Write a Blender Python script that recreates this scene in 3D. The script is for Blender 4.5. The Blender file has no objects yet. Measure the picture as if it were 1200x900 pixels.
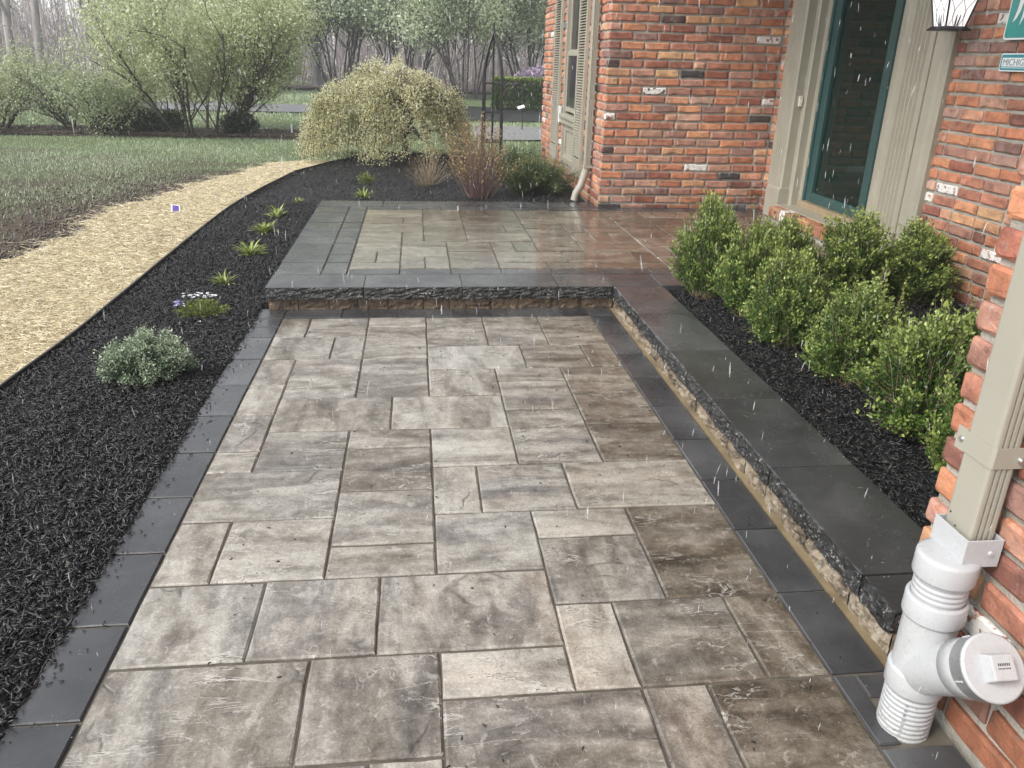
import bpy, math, random
import numpy as np
from mathutils import Matrix, Vector
random.seed(7)
RNG = np.random.default_rng(7)
scene = bpy.context.scene
COL = scene.collection

# ------------------------------------------------------------------ camera
cd = bpy.data.cameras.new("camera"); cam = bpy.data.objects.new("camera", cd); COL.objects.link(cam)
Rv = Vector((0.9933760, -0.1118145, 0.0264888)); Uv = Vector((0.0180676, 0.3796373, 0.9249590)); Fv = Vector((0.1134799, 0.9183535, -0.3791427))
cam.matrix_world = Matrix(((Rv.x, Uv.x, -Fv.x, 0), (Rv.y, Uv.y, -Fv.y, 0), (Rv.z, Uv.z, -Fv.z, 1.35), (0, 0, 0, 1)))
cd.sensor_width = 36; cd.lens = 36 * 933.0 / 1200.0; cd.clip_start = .05; cd.clip_end = 600
scene.camera = cam
def proj(p):
    d = Vector(p) - Vector((0, 0, 1.35)); z = d.dot(Fv)
    if z <= .05: return None
    return (600 + 933 * d.dot(Rv) / z, 450 - 933 * d.dot(Uv) / z)

# ------------------------------------------------------------------ world, sun, exposure
SUN_EL, SUN_AZ = math.radians(44), math.radians(-118)      # azimuth from +y towards +x
w = bpy.data.worlds.new("World"); scene.world = w; w.use_nodes = True
nt = w.node_tree; nt.nodes.clear()
sky = nt.nodes.new('ShaderNodeTexSky'); sky.sky_type = 'NISHITA'; sky.sun_disc = False
sky.sun_elevation = SUN_EL; sky.sun_rotation = SUN_AZ; sky.air_density = 1.0; sky.dust_density = 1.5; sky.ozone_density = 1.0
hs = nt.nodes.new('ShaderNodeHueSaturation'); hs.inputs['Saturation'].default_value = .22
bg = nt.nodes.new('ShaderNodeBackground'); bg.inputs['Strength'].default_value = .15
wo = nt.nodes.new('ShaderNodeOutputWorld')
nt.links.new(sky.outputs[0], hs.inputs['Color']); nt.links.new(hs.outputs[0], bg.inputs[0]); nt.links.new(bg.outputs[0], wo.inputs[0])
sd = bpy.data.lights.new("sun", 'SUN'); sd.energy = 1.35; sd.angle = math.radians(18); sd.color = (1, .96, .9)
sun = bpy.data.objects.new("sun", sd); COL.objects.link(sun)
sdir = Vector((math.sin(SUN_AZ) * math.cos(SUN_EL), math.cos(SUN_AZ) * math.cos(SUN_EL), math.sin(SUN_EL)))
sun.rotation_euler = sdir.to_track_quat('Z', 'Y').to_euler()
scene.view_settings.view_transform = 'Standard'; scene.view_settings.look = 'None'
scene.view_settings.exposure = 1.17; scene.view_settings.gamma = 1
scene.cycles.max_bounces = 8; scene.cycles.transparent_max_bounces = 8

# ------------------------------------------------------------------ helpers: objects
def tag(o, label=None, cat=None, group=None, kind=None):
    if label: o['label'] = label
    if cat: o['category'] = cat
    if group: o['group'] = group
    if kind: o['kind'] = kind
    return o
def thing(name, label, cat, loc=(0, 0, 0), group=None, rz=0):
    o = bpy.data.objects.new(name, None); COL.objects.link(o); o.location = loc; o.rotation_euler = (0, 0, rz); o.empty_display_size = .1
    return tag(o, label, cat, group)
def link(name, me, parent=None, loc=(0, 0, 0), rot=(0, 0, 0)):
    o = bpy.data.objects.new(name, me); COL.objects.link(o); o.location = loc; o.rotation_euler = rot
    if parent: o.parent = parent
    return o
def copy_tree(o, parent=None):
    c = o.copy(); COL.objects.link(c)
    if parent: c.parent = parent
    for ch in list(o.children): copy_tree(ch, c)
    return c
def np_mesh(name, V, F, mat=None, smooth=False, attr=None, loops=None):
    """V (n,3), F (m,k) index array with constant k (3 or 4); attr: dict name -> per-vertex float array"""
    V = np.asarray(V, np.float32); F = np.asarray(F, np.int32)
    me = bpy.data.meshes.new(name); k = F.shape[1]
    me.vertices.add(len(V)); me.vertices.foreach_set('co', V.ravel())
    me.loops.add(F.size); me.loops.foreach_set('vertex_index', F.ravel())
    me.polygons.add(len(F)); me.polygons.foreach_set('loop_start', np.arange(0, F.size, k, dtype=np.int32))
    me.polygons.foreach_set('loop_total', np.full(len(F), k, np.int32))
    if smooth: me.polygons.foreach_set('use_smooth', np.ones(len(F), bool))
    if attr:
        for a, v in attr.items():
            at = me.attributes.new(a, 'FLOAT', 'POINT'); at.data.foreach_set('value', np.asarray(v, np.float32))
    me.update(); me.validate()
    if mat: me.materials.append(mat)
    return me
class MB:
    def __init__(s): s.v = []; s.f = []; s.m = []; s.sm = []
    def add(s, v, f, mi=0, smooth=False):
        o = len(s.v); s.v += [tuple(p) for p in v]; s.f += [tuple(i + o for i in q) for q in f]; s.m += [mi] * len(f); s.sm += [smooth] * len(f); return s
    def box(s, x0, x1, y0, y1, z0, z1, mi=0):
        v = [(x, y, z) for z in (z0, z1) for y in (y0, y1) for x in (x0, x1)]
        return s.add(v, [(0, 2, 3, 1), (4, 5, 7, 6), (0, 1, 5, 4), (2, 6, 7, 3), (0, 4, 6, 2), (1, 3, 7, 5)], mi)
    def prism(s, poly, a, b, axis='z', mi=0, smooth=False, caps=True):
        """poly: 2D points extruded along axis from a to b"""
        n = len(poly)
        def P(p, t):
            return {'z': (p[0], p[1], t), 'x': (t, p[0], p[1]), 'y': (p[0], t, p[1])}[axis]
        v = [P(p, a) for p in poly] + [P(p, b) for p in poly]
        s.add(v, [(i, (i + 1) % n, n + (i + 1) % n, n + i) for i in range(n)], mi, smooth)
        if caps: s.add(v, [tuple(range(n))[::-1], tuple(range(n, 2 * n))], mi)
        return s
    def tube(s, pts, rad, n=8, mi=0, caps=True, smooth=True):
        pts = [Vector(p) for p in pts]; k = len(pts)
        if not hasattr(rad, '__len__'): rad = [rad] * k
        v = []; prev = None
        for i, p in enumerate(pts):
            t = (pts[min(i + 1, k - 1)] - pts[max(i - 1, 0)]).normalized()
            if prev is None: a = t.orthogonal().normalized()
            else:
                a = prev - t * prev.dot(t); a = a.normalized() if a.length > 1e-6 else t.orthogonal().normalized()
            prev = a; b = t.cross(a)
            for j in range(n):
                an = 2 * math.pi * j / n; v.append(p + (a * math.cos(an) + b * math.sin(an)) * rad[i])
        f = [(i * n + j, i * n + (j + 1) % n, (i + 1) * n + (j + 1) % n, (i + 1) * n + j) for i in range(k - 1) for j in range(n)]
        s.add(v, f, mi, smooth)
        if caps: s.add(v, [tuple(range(n))[::-1], tuple(range((k - 1) * n, k * n))], mi)
        return s
    def mesh(s, name, mats, bevel=0):
        me = bpy.data.meshes.new(name); me.from_pydata(s.v, [], s.f)
        me.polygons.foreach_set('material_index', s.m); me.polygons.foreach_set('use_smooth', s.sm)
        for m in (mats if isinstance(mats, (list, tuple)) else [mats]): me.materials.append(m)
        if bevel:
            import bmesh
            bm = bmesh.new(); bm.from_mesh(me); bmesh.ops.remove_doubles(bm, verts=bm.verts, dist=1e-5)
            es = [e for e in bm.edges if e.is_manifold and e.calc_face_angle(0) > .6]
            bmesh.ops.bevel(bm, geom=es, offset=bevel, segments=2, affect='EDGES', profile=.6, clamp_overlap=True)
            bm.to_mesh(me); bm.free()
        me.update(); return me
    def build(s, name, mats, parent=None, bevel=0, loc=(0, 0, 0)): return link(name, s.mesh(name, mats, bevel), parent, loc)

# ------------------------------------------------------------------ helpers: materials
class NT:
    def __init__(s, name):
        s.m = bpy.data.materials.new(name); s.m.use_nodes = True; s.t = s.m.node_tree; s.t.nodes.clear()
        s.out = s.n('ShaderNodeOutputMaterial'); s.b = s.n('ShaderNodeBsdfPrincipled'); s.l(s.b.outputs[0], s.out.inputs[0])
    def n(s, t, **k):
        x = s.t.nodes.new(t)
        for a, b in k.items(): setattr(x, a, b)
        return x
    def l(s, a, b): s.t.links.new(a, b)
    def set(s, **k):
        for a, v in k.items():
            i = s.b.inputs[a.replace('_', ' ')]
            if hasattr(v, 'is_linked') or hasattr(v, 'links'): s.l(v, i)
            else: i.default_value = v
    def noise(s, vec, scale, detail=4, rough=.55, dist=0):
        x = s.n('ShaderNodeTexNoise'); x.inputs['Scale'].default_value = scale; x.inputs['Detail'].default_value = detail
        x.inputs['Roughness'].default_value = rough; x.inputs['Distortion'].default_value = dist
        if vec is not None: s.l(vec, x.inputs['Vector'])
        return x.outputs['Fac']
    def voro(s, vec, scale, feature='F1'):
        x = s.n('ShaderNodeTexVoronoi', feature=feature); x.inputs['Scale'].default_value = scale
        if vec is not None: s.l(vec, x.inputs['Vector'])
        return x.outputs['Distance']
    def ramp(s, fac, stops, interp='LINEAR'):
        x = s.n('ShaderNodeValToRGB'); r = x.color_ramp; r.interpolation = interp
        while len(r.elements) > 1: r.elements.remove(r.elements[0])
        for i, (p, c) in enumerate(stops):
            c = (c, c, c) if not hasattr(c, '__len__') else c
            if i == 0: e = r.elements[0]; e.position = p
            else: e = r.elements.new(p)
            e.color = (*c[:3], 1)
        if fac is not None: s.l(fac, x.inputs[0])
        return x.outputs[0]
    def math(s, op, a, b=None, c=None, clamp=False):
        x = s.n('ShaderNodeMath', operation=op, use_clamp=clamp)
        for i, v in enumerate((a, b, c)):
            if v is None: continue
            if isinstance(v, (int, float)): x.inputs[i].default_value = v
            else: s.l(v, x.inputs[i])
        return x.outputs[0]
    def mix(s, fac, a, b, mode='MIX'):
        x = s.n('ShaderNodeMix', data_type='RGBA', blend_type=mode)
        for i, v in ((0, fac), (6, a), (7, b)):
            if isinstance(v, (int, float)): x.inputs[i].default_value = v
            elif isinstance(v, tuple): x.inputs[i].default_value = (*v[:3], 1)
            else: s.l(v, x.inputs[i])
        return x.outputs[2]
    def obj(s): return s.n('ShaderNodeTexCoord').outputs['Object']
    def pos(s): return s.n('ShaderNodeNewGeometry').outputs['Position']
    def attr(s, name, t='GEOMETRY'):
        x = s.n('ShaderNodeAttribute', attribute_name=name, attribute_type=t); return x.outputs['Fac']
    def offset(s, vec, k=37.):
        oi = s.n('ShaderNodeObjectInfo'); m = s.n('ShaderNodeMath', operation='MULTIPLY'); s.l(oi.outputs['Random'], m.inputs[0]); m.inputs[1].default_value = k
        c = s.n('ShaderNodeCombineXYZ'); s.l(m.outputs[0], c.inputs[0]); s.l(m.outputs[0], c.inputs[1]); s.l(oi.outputs['Random'], c.inputs[2])
        a = s.n('ShaderNodeVectorMath', operation='ADD'); s.l(vec, a.inputs[0]); s.l(c.outputs[0], a.inputs[1]); return a.outputs[0]
    def scale(s, vec, v):
        a = s.n('ShaderNodeVectorMath', operation='MULTIPLY'); s.l(vec, a.inputs[0]); a.inputs[1].default_value = v; return a.outputs[0]
    def bump(s, h, strength=.5, dist=.01, normal=None):
        x = s.n('ShaderNodeBump'); x.inputs['Strength'].default_value = strength; x.inputs['Distance'].default_value = dist
        s.l(h, x.inputs['Height'])
        if normal is not None: s.l(normal, x.inputs['Normal'])
        s.l(x.outputs[0], s.b.inputs['Normal']); return x.outputs[0]
def simple(name, col, rough=.5, var=.15, scale=8, bump=0, bscale=60, metal=0, spec=.5, bdist=.002):
    t = NT(name); v = t.obj(); n = t.noise(v, scale, 5)
    lo = tuple(c * (1 - var) for c in col); hi = tuple(min(1, c * (1 + var)) for c in col)
    t.set(Base_Color=t.ramp(n, [(.3, lo), (.7, hi)]), Roughness=rough, Metallic=metal, Specular_IOR_Level=spec)
    if bump: t.bump(t.noise(v, bscale, 4), bump, bdist)
    return t.m

def m_paver():
    t = NT('slate_paver'); v0 = t.obj(); v = t.offset(v0, 61.)
    a = t.scale(v, (1.5, 5.5, 1)); b = t.scale(v, (5.5, 1.5, 1)); st = t.attr('streak', 'OBJECT')
    mv = t.n('ShaderNodeMix', data_type='VECTOR'); t.l(st, mv.inputs[0]); t.l(a, mv.inputs[4]); t.l(b, mv.inputs[5]); sv = mv.outputs[1]
    n1 = t.noise(sv, 2.0, 6, .60, .5); n2 = t.noise(v, 16, 9, .80, .3); n3 = t.noise(v, 150, 4, .75)
    tone = t.attr('tone', 'OBJECT'); cool = t.attr('cool', 'OBJECT'); wet = t.attr('wet', 'OBJECT')
    k = t.math('ADD', t.math('MULTIPLY', n1, .80), t.math('MULTIPLY', n2, .66))
    k = t.math('ADD', k, t.math('MULTIPLY', t.math('SUBTRACT', tone, .5), .34))
    k = t.math('SUBTRACT', k, .198)
    warmr = t.ramp(k, [(.28, (.05, .04, .03)), (.41, (.12, .10, .077)), (.52, (.20, .176, .143)), (.62, (.31, .282, .24)), (.78, (.46, .435, .38))])
    coolr = t.ramp(k, [(.28, (.05, .05, .051)), (.41, (.108, .109, .111)), (.52, (.185, .184, .18)), (.62, (.30, .293, .27)), (.78, (.45, .435, .395))])
    cn = t.noise(sv, .8, 3, .5)
    cf = t.math('ADD', t.math('MULTIPLY', t.math('SUBTRACT', cn, .5), 1.8), t.math('SUBTRACT', t.math('MULTIPLY', cool, .75), .22), clamp=True)
    c = t.mix(cf, warmr, coolr)
    rn = t.ramp(t.noise(sv, .55, 3), [(.6, 0.), (.72, .35)])
    c = t.mix(rn, c, t.mix(1, c, (1.12, .88, .74), 'MULTIPLY'))
    sp = t.ramp(n3, [(.30, .55), (.42, .9), (.56, 1.05), (.70, 1.7)])
    c = t.mix(.75, c, t.mix(1, c, sp, 'MULTIPLY'))
    # cleft lines of the moulded slate relief
    dv = t.noise(v, 2.3, 4, .5, .3); ridge = t.math('ABSOLUTE', t.math('SUBTRACT', dv, .5))
    mask = t.ramp(t.noise(v, 3.1, 2), [(.54, 0.), (.62, 1.)])
    line = t.math('MULTIPLY', t.ramp(ridge, [(0., 1.), (.006, .6), (.016, 0.)]), mask)
    c = t.mix(t.math('MULTIPLY', line, .5), c, (.05, .045, .04))
    mp = t.n('ShaderNodeMapping'); mp.inputs['Rotation'].default_value = (0, 0, .6); mp.inputs['Scale'].default_value = (1.3, 4.6, 1); t.l(v, mp.inputs['Vector'])
    dg = t.noise(mp.outputs[0], 2.4, 6, .6, .7); dr_ = t.math('SUBTRACT', dg, .5); dm = t.ramp(t.noise(v, 2.6, 3), [(.50, 0.), (.58, 1.)])
    c = t.mix(t.math('MULTIPLY', t.ramp(dr_, [(0., 0.), (.004, .7), (.022, 0.)]), dm), c, (.62, .60, .55)); c = t.mix(t.math('MULTIPLY', t.ramp(t.math('MULTIPLY', dr_, -1.), [(0., 0.), (.004, .8), (.014, 0.)]), dm), c, (.05, .045, .04))
    fl = t.noise(v, 26, 8, .75, .8)
    c = t.mix(t.ramp(fl, [(.585, 0.), (.62, .35)]), c, (.55, .53, .48)); c = t.mix(t.ramp(fl, [(.36, .4), (.40, 0.)]), c, (.07, .06, .05))
    wm = t.math('MULTIPLY', wet, t.ramp(t.noise(v, 4.5, 7, .7), [(.36, .6), (.56, 1.)])); c = t.mix(wm, c, t.mix(1, c, (.68, .63, .55), 'MULTIPLY'))
    rough = t.math('SUBTRACT', t.ramp(t.noise(v, 5, 4), [(.35, .30), (.65, .52)]), t.math('MULTIPLY', wm, .26))
    t.set(Base_Color=c, Roughness=rough, Specular_IOR_Level=.55, Coat_Weight=t.math('ADD', t.math('MULTIPLY', wet, .6), .15), Coat_Roughness=.12)
    h = t.math('ADD', t.math('MULTIPLY', t.noise(v, 9, 7, .6, .8), .9), t.math('MULTIPLY', n3, .22))
    h = t.math('SUBTRACT', h, t.math('MULTIPLY', line, .5)); h = t.math('ADD', h, t.math('MULTIPLY', t.math('GREATER_THAN', dr_, 0.), t.math('MULTIPLY', dm, .22)))
    t.bump(h, .55, .012)
    return t.m
def m_dark():
    t = NT('charcoal_paver'); v = t.offset(t.obj(), 41.)
    n = t.noise(v, 3.5, 5); f = t.noise(v, 420, 2, .5); sp = t.voro(v, 260)
    c = t.ramp(n, [(.3, (.030, .031, .033)), (.5, (.050, .051, .053)), (.7, (.082, .083, .086))])
    oi = t.n('ShaderNodeObjectInfo').outputs['Random']
    c = t.mix(1, c, t.ramp(oi, [(0., .82), (1., 1.2)]), 'MULTIPLY')
    c = t.mix(t.ramp(f, [(.70, 0.), (.78, .35)]), c, (.35, .34, .32))
    t.set(Base_Color=c, Roughness=t.ramp(t.noise(v, 4, 6, .65), [(.38, .13), (.62, .42)]), Specular_IOR_Level=.5, Coat_Weight=.25, Coat_Roughness=.1)
    t.bump(t.math('ADD', f, t.math('MULTIPLY', n, .5)), .28, .0022)
    return t.m
def m_rock(name, stops, rough=.55, spk=.3):
    t = NT(name); v = t.offset(t.obj(), 23.)
    n = t.noise(v, 9, 7, .65, .5); f = t.noise(v, 90, 5, .7)
    c = t.ramp(n, stops)
    c = t.mix(t.ramp(f, [(.56, 0.), (.66, spk)]), c, (.5, .48, .44))
    c = t.mix(t.ramp(t.noise(v, 40, 4, .6), [(.32, .7), (.45, 0.)]), c, (.02, .018, .016))
    t.set(Base_Color=c, Roughness=rough, Specular_IOR_Level=.5)
    t.bump(t.math('ADD', t.noise(v, 28, 6, .7), t.math('MULTIPLY', f, .3)), 1, .012)
    return t.m
def m_brick(src):
    t = NT('clay_brick_' + src); v = t.obj() if src == 'object' else t.pos()
    oi = t.n('ShaderNodeObjectInfo')
    if src == 'object':
        v = t.offset(v, 53.); col = oi.outputs['Color']; al = oi.outputs['Alpha']
    else:
        a = t.n('ShaderNodeAttribute', attribute_name='tint', attribute_type='GEOMETRY'); col = a.outputs['Color']; al = a.outputs['Alpha']
    n = t.noise(v, 14, 6, .6, .4); f = t.noise(v, 120, 5, .65)
    c = t.mix(1, col, t.ramp(n, [(.3, (.55, .52, .52)), (.5, (1., 1., 1.)), (.70, (1.42, 1.36, 1.3))]), 'MULTIPLY')
    c = t.mix(t.ramp(f, [(.3, .5), (.45, 0.)]), c, t.mix(1, c, (.45, .4, .4), 'MULTIPLY'))
    c = t.mix(t.ramp(t.noise(v, 22, 5, .7), [(.60, 0.), (.68, .45)]), c, (.42, .36, .31))       # mortar smears
    sz_ = t.n('ShaderNodeSeparateXYZ'); t.l(t.pos(), sz_.inputs[0]); dz_ = t.math('ADD', sz_.outputs[2], t.math('MULTIPLY', t.noise(t.pos(), 5, 4), .25))
    c = t.mix(t.ramp(dz_, [(.20, .9), (.48, 0.)]), c, t.mix(1, c, (.42, .40, .38), 'MULTIPLY'))
    pm = t.math('MULTIPLY', t.math('SUBTRACT', 1., al), t.ramp(t.noise(v, 30, 5, .6), [(.42, 0.), (.47, 1.)]))
    c = t.mix(pm, c, (.72, .70, .66))                                                       # old white paint
    t.set(Base_Color=c, Roughness=.62, Specular_IOR_Level=.4)
    t.bump(t.math('ADD', t.noise(v, 45, 6, .7), t.math('MULTIPLY', f, .4)), .7, .006)
    return t.m
def m_mortar():
    t = NT('mortar'); v = t.pos(); n = t.noise(v, 12, 6); f = t.noise(v, 150, 4, .7)
    c = t.ramp(n, [(.3, (.29, .27, .225)), (.7, (.46, .435, .38))])
    c = t.mix(t.ramp(f, [(.3, .5), (.45, 0.)]), c, (.14, .12, .10))
    t.set(Base_Color=c, Roughness=.8); t.bump(t.math('ADD', n, f), .8, .008); return t.m
def m_ground():
    t = NT('lawn_ground'); v = t.pos()
    sx = t.n('ShaderNodeSeparateXYZ'); t.l(v, sx.inputs[0])
    n = t.noise(v, 1.1, 6, .6, .4); f = t.noise(v, 24, 6, .7)
    grass = t.ramp(f, [(.3, (.07, .095, .040)), (.55, (.13, .165, .075)), (.8, (.21, .24, .13))])
    soil = t.ramp(f, [(.3, (.035, .026, .018)), (.7, (.12, .092, .064))])
    # bare soil near the seeded strip, patchy elsewhere
    d = t.math('SUBTRACT', t.math('MULTIPLY', sx.outputs[1], .62), t.math('MULTIPLY', sx.outputs[0], -.38))
    k = t.math('ADD', t.math('MULTIPLY', d, -.34), 2.35)
    k = t.math('ADD', k, t.math('MULTIPLY', t.math('SUBTRACT', n, .5), 2.6), clamp=True)
    far = t.math('GREATER_THAN', 11.6, sx.outputs[1])
    k = t.math('MULTIPLY', k, far)
    c = t.mix(k, grass, soil)
    t.set(Base_Color=c, Roughness=.75, Specular_IOR_Level=.3); t.bump(f, .9, .03); return t.m
def m_chip():
    t = NT('dyed_black_mulch'); v = t.pos(); a = t.attr('rnd')
    c = t.ramp(a, [(0., (.004, .004, .005)), (.6, (.011, .011, .012)), (.93, (.030, .029, .030)), (.975, (.045, .038, .03)), (1., (.11, .095, .078))])
    t.set(Base_Color=c, Roughness=.42, Specular_IOR_Level=.6); t.bump(t.noise(v, 260, 4), .5, .002); return t.m
def m_leaf(name, dark, light, tip, rough=.45, trans=.0, spec=.45):
    t = NT(name); a = t.attr('rnd'); b = t.attr('tip')
    c = t.ramp(a, [(0., dark), (1., light)]); c = t.mix(b, c, tip)
    oi = t.n('ShaderNodeObjectInfo').outputs['Random']
    c = t.mix(1, c, t.ramp(oi, [(0., (.9, .92, .9)), (1., (1.1, 1.06, 1.))]), 'MULTIPLY')
    t.set(Base_Color=c, Roughness=rough, Specular_IOR_Level=spec)
    if trans:
        tr = t.n('ShaderNodeBsdfTranslucent'); t.l(c, tr.inputs[0]); mx = t.n('ShaderNodeMixShader'); mx.inputs[0].default_value = trans
        t.l(t.b.outputs[0], mx.inputs[1]); t.l(tr.outputs[0], mx.inputs[2]); t.l(mx.outputs[0], t.out.inputs[0])
    return t.m
M = {}
M['paver'] = m_paver(); M['dark'] = m_dark()
M['capface'] = m_rock('charcoal_split_stone', [(.3, (.008, .008, .008)), (.6, (.028, .028, .028)), (.8, (.08, .08, .08))], .35, .7)
M['block'] = m_rock('tan_split_stone', [(.34, (.035, .027, .02)), (.45, (.13, .10, .065)), (.56, (.27, .215, .15)), (.75, (.40, .36, .30))], .45, .5)
M['blockd'] = m_rock('brown_split_stone', [(.25, (.03, .022, .015)), (.5, (.12, .082, .05)), (.75, (.24, .16, .09))], .5, .2)
M['brick'] = m_brick('object'); M['brickj'] = m_brick('joined'); M['mortar'] = m_mortar()
M['ground'] = m_ground(); M['chip'] = m_chip()
M['soil'] = simple('mulch_base', (.012, .012, .013), .5, .4, 30, .9, 60, bdist=.02)
M['sand'] = simple('joint_sand', (.098, .086, .068), .7, .4, 14, .5, 300)
M['wetsand'] = simple('wet_sand', (.20, .155, .09), .45, .35, 10, .5, 200)
M['trim'] = simple('taupe_painted_trim', (.335, .312, .248), .42, .07, 5, .12, 90)
M['dsp'] = simple('taupe_metal', (.335, .32, .265), .32, .05, 4, .05, 20)
def m_pvc():
    t = NT('white_pvc'); v = t.pos(); sx = t.n('ShaderNodeSeparateXYZ'); t.l(v, sx.inputs[0])
    low = t.ramp(t.math('ADD', sx.outputs[2], t.math('MULTIPLY', t.noise(v, 18, 4), .12)), [(.06, .9), (.20, .35), (.45, .12)])
    dirt = t.math('MULTIPLY', t.ramp(t.noise(v, 95, 5, .7), [(.56, 0.), (.64, 1.)]), low)
    film = t.math('MULTIPLY', t.ramp(t.noise(v, 14, 5, .6), [(.4, 0.), (.7, .5)]), low)
    c = t.mix(film, (.43, .44, .45), (.33, .315, .27)); c = t.mix(t.math('MULTIPLY', dirt, .75), c, (.12, .09, .06))
    t.set(Base_Color=c, Roughness=t.ramp(t.noise(v, 20, 3), [(.3, .2), (.7, .38)]), Specular_IOR_Level=.5); return t.m
M['pvc'] = m_pvc()
M['green'] = simple('teal_green_door_paint', (.030, .078, .076), .35, .12, 6, .1, 80)
M['strawb'] = simple('straw_bed', (.56, .47, .30), .7, .4, 30, .8, 130, bdist=.01)
M['black'] = simple('black_metal', (.02, .019, .02), .38, .2, 20, .1, 60)
M['edge'] = simple('dark_bed_edging', (.030, .021, .016), .45, .35, 9, .3, 70)
M['bark'] = simple('wet_bark', (.055, .045, .038), .6, .4, 14, .8, 40, bdist=.01)
M['barkg'] = simple('grey_bark', (.16, .145, .13), .7, .35, 6, .8, 30, bdist=.01)
M['twigr'] = simple('reddish_twig', (.20, .13, .115), .5, .3, 30)
M['twigt'] = simple('tan_twig', (.30, .235, .15), .5, .3, 30)
M['steel'] = simple('zinc_screw', (.6, .6, .6), .3, .05, metal=.9)
M['room'] = simple('dark_interior', (.012, .014, .013), .6)
def m_glass(name, col, rough=.05):
    t = NT(name); t.set(Base_Color=(*col, 1), Roughness=rough, Specular_IOR_Level=.22, Transmission_Weight=0, IOR=1.45)
    t.bump(t.noise(t.obj(), 3, 2), .05, .01); return t.m
M['glass'] = m_glass('dark_door_glass', (.008, .020, .016)); M['wglass'] = m_glass('dark_window_glass', (.02, .02, .026), .12)

# ------------------------------------------------------------------ terrain height
def gz(x, y):
    t = np.clip((np.asarray(y, float) - 4) / 3.3, 0, 1); z = -.03 + .11 * t * t * (3 - 2 * t)
    return z
def sheet(name, xs, ys, zf, mat, kind='structure', **k):
    X, Y = np.meshgrid(xs, ys); Z = zf(X, Y); nx, ny = len(xs), len(ys)
    V = np.stack([X, Y, Z], -1).reshape(-1, 3); i = np.arange(nx * ny).reshape(ny, nx)
    F = np.stack([i[:-1, :-1], i[:-1, 1:], i[1:, 1:], i[1:, :-1]], -1).reshape(-1, 4)
    o = link(name, np_mesh(name, V, F, mat, True)); tag(o, kind=kind, **k); return o
def warp(name, xl, xr, y0, y1, ny, nx, dz, mat, **k):
    ys = np.linspace(y0, y1, ny); u = np.linspace(0, 1, nx)
    X = np.array([[xl(y) + (xr(y) - xl(y)) * a for a in u] for y in ys]); Y = np.repeat(ys[:, None], nx, 1)
    edge = np.minimum(u, 1 - u) * 2
    Z = gz(X, Y) + dz * np.clip(edge * 6, .2, 1)[None, :] + .006 * np.sin(X * 9 + Y * 5) * np.sin(Y * 7 - X * 3) * np.clip(edge * 4, 0, 1)[None, :]
    i = np.arange(nx * ny).reshape(ny, nx)
    F = np.stack([i[:-1, :-1], i[:-1, 1:], i[1:, 1:], i[1:, :-1]], -1).reshape(-1, 4)
    o = link(name, np_mesh(name, np.stack([X, Y, Z], -1).reshape(-1, 3), F, mat, True)); tag(o, kind='structure', **k); return o
gx = np.concatenate([[-400, -200, -100, -60], np.linspace(-40, 40, 81), [60, 100, 200, 400]])
gy = np.concatenate([[-100, -20, -5], np.linspace(-2, 40, 106), [60, 100, 200, 420]])
def ground_h(X, Y):
    z = gz(X, Y) + .02 * np.sin(X * .9 + 1) * np.sin(Y * .7) * np.clip((Y - 8) / 6, 0, 1)
    return z - .012
sheet('ground', gx, gy, ground_h, M['ground'])

# bed outline (edging on the lawn side)
EDG = [(-1.6, -2), (-1.72, 2.0), (-1.76, 3.3), (-1.73, 3.9), (-1.72, 4.5), (-1.69, 5.24), (-1.63, 6.21), (-1.57, 7.2), (-1.49, 8.1), (-1.34, 9.28), (-1.02, 10.21), (-.72, 10.9), (-.45, 11.35)]
def interp(tab, y): return float(np.interp(y, [p[1] for p in tab], [p[0] for p in tab]))
xe = lambda y: interp(EDG, y)
RB = [(-.88, -2), (-.88, 4.5), (-.84, 4.52), (-.84, 7.28), (1.62, 7.30), (1.62, 10.6), (.9, 11.0), (-.2, 11.35)]
xrb = lambda y: interp(RB, y)
warp('mulch_bed', lambda y: xe(y) + .01, xrb, -2, 11.35, 200, 14, .022, M['soil'])
SO = [(-4.6, -2), (-3.3, 3.2), (-2.66, 5.25), (-2.56, 5.9), (-2.5, 6.9), (-2.4, 7.4), (-2.28, 7.9), (-1.94, 9.2), (-1.62, 10.2), (-1.2, 10.5)]
xso = lambda y: interp(SO, y) + .10 * math.sin(y * 7.3) * math.sin(y * 3.1 + 1) + .04 * math.sin(y * 23)
warp('straw_strip', xso, lambda y: xe(y) - .01, -2, 10.35, 300, 12, .006, M['strawb'])
sheet('planting_soil', np.linspace(1.30, 3.10, 20), np.linspace(1.46, 4.50, 30), lambda X, Y: .085 + .012 * np.sin(X * 7 + Y * 4), M['soil'])
M['brownbed'] = simple('brown_mulch', (.055, .034, .024), .6, .4, 12, .9, 40, bdist=.03)
M['road'] = simple('wet_grey_road', (.17, .17, .18), .6, .2, 2, .1, 30)
M['gravel'] = simple('pale_gravel', (.22, .215, .21), .7, .5, 22, .9, 60, bdist=.02)
M['litter'] = simple('leaf_litter', (.10, .07, .055), .8, .4, 3, .9, 12, bdist=.05)
sheet('hedge_bed', np.linspace(-9, -1.3, 30), np.linspace(13.25, 14.5, 8), lambda X, Y: gz(X, Y) + .03 + .02 * np.sin(X * 3) + Y * 0 - .03 * (np.abs(Y - 13.87) > .55), M['brownbed'])
sheet('road', np.linspace(-40, -.5, 40), np.linspace(19.2, 22.0, 6), lambda X, Y: gz(X, Y) + .02 + 0 * X, M['road'])
sheet('gravel_path', np.linspace(1.0, 9, 20), np.linspace(13.6, 16.3, 8), lambda X, Y: gz(X, Y) + .02 + .01 * np.sin(X * 5 + Y * 3), M['gravel'])
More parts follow.
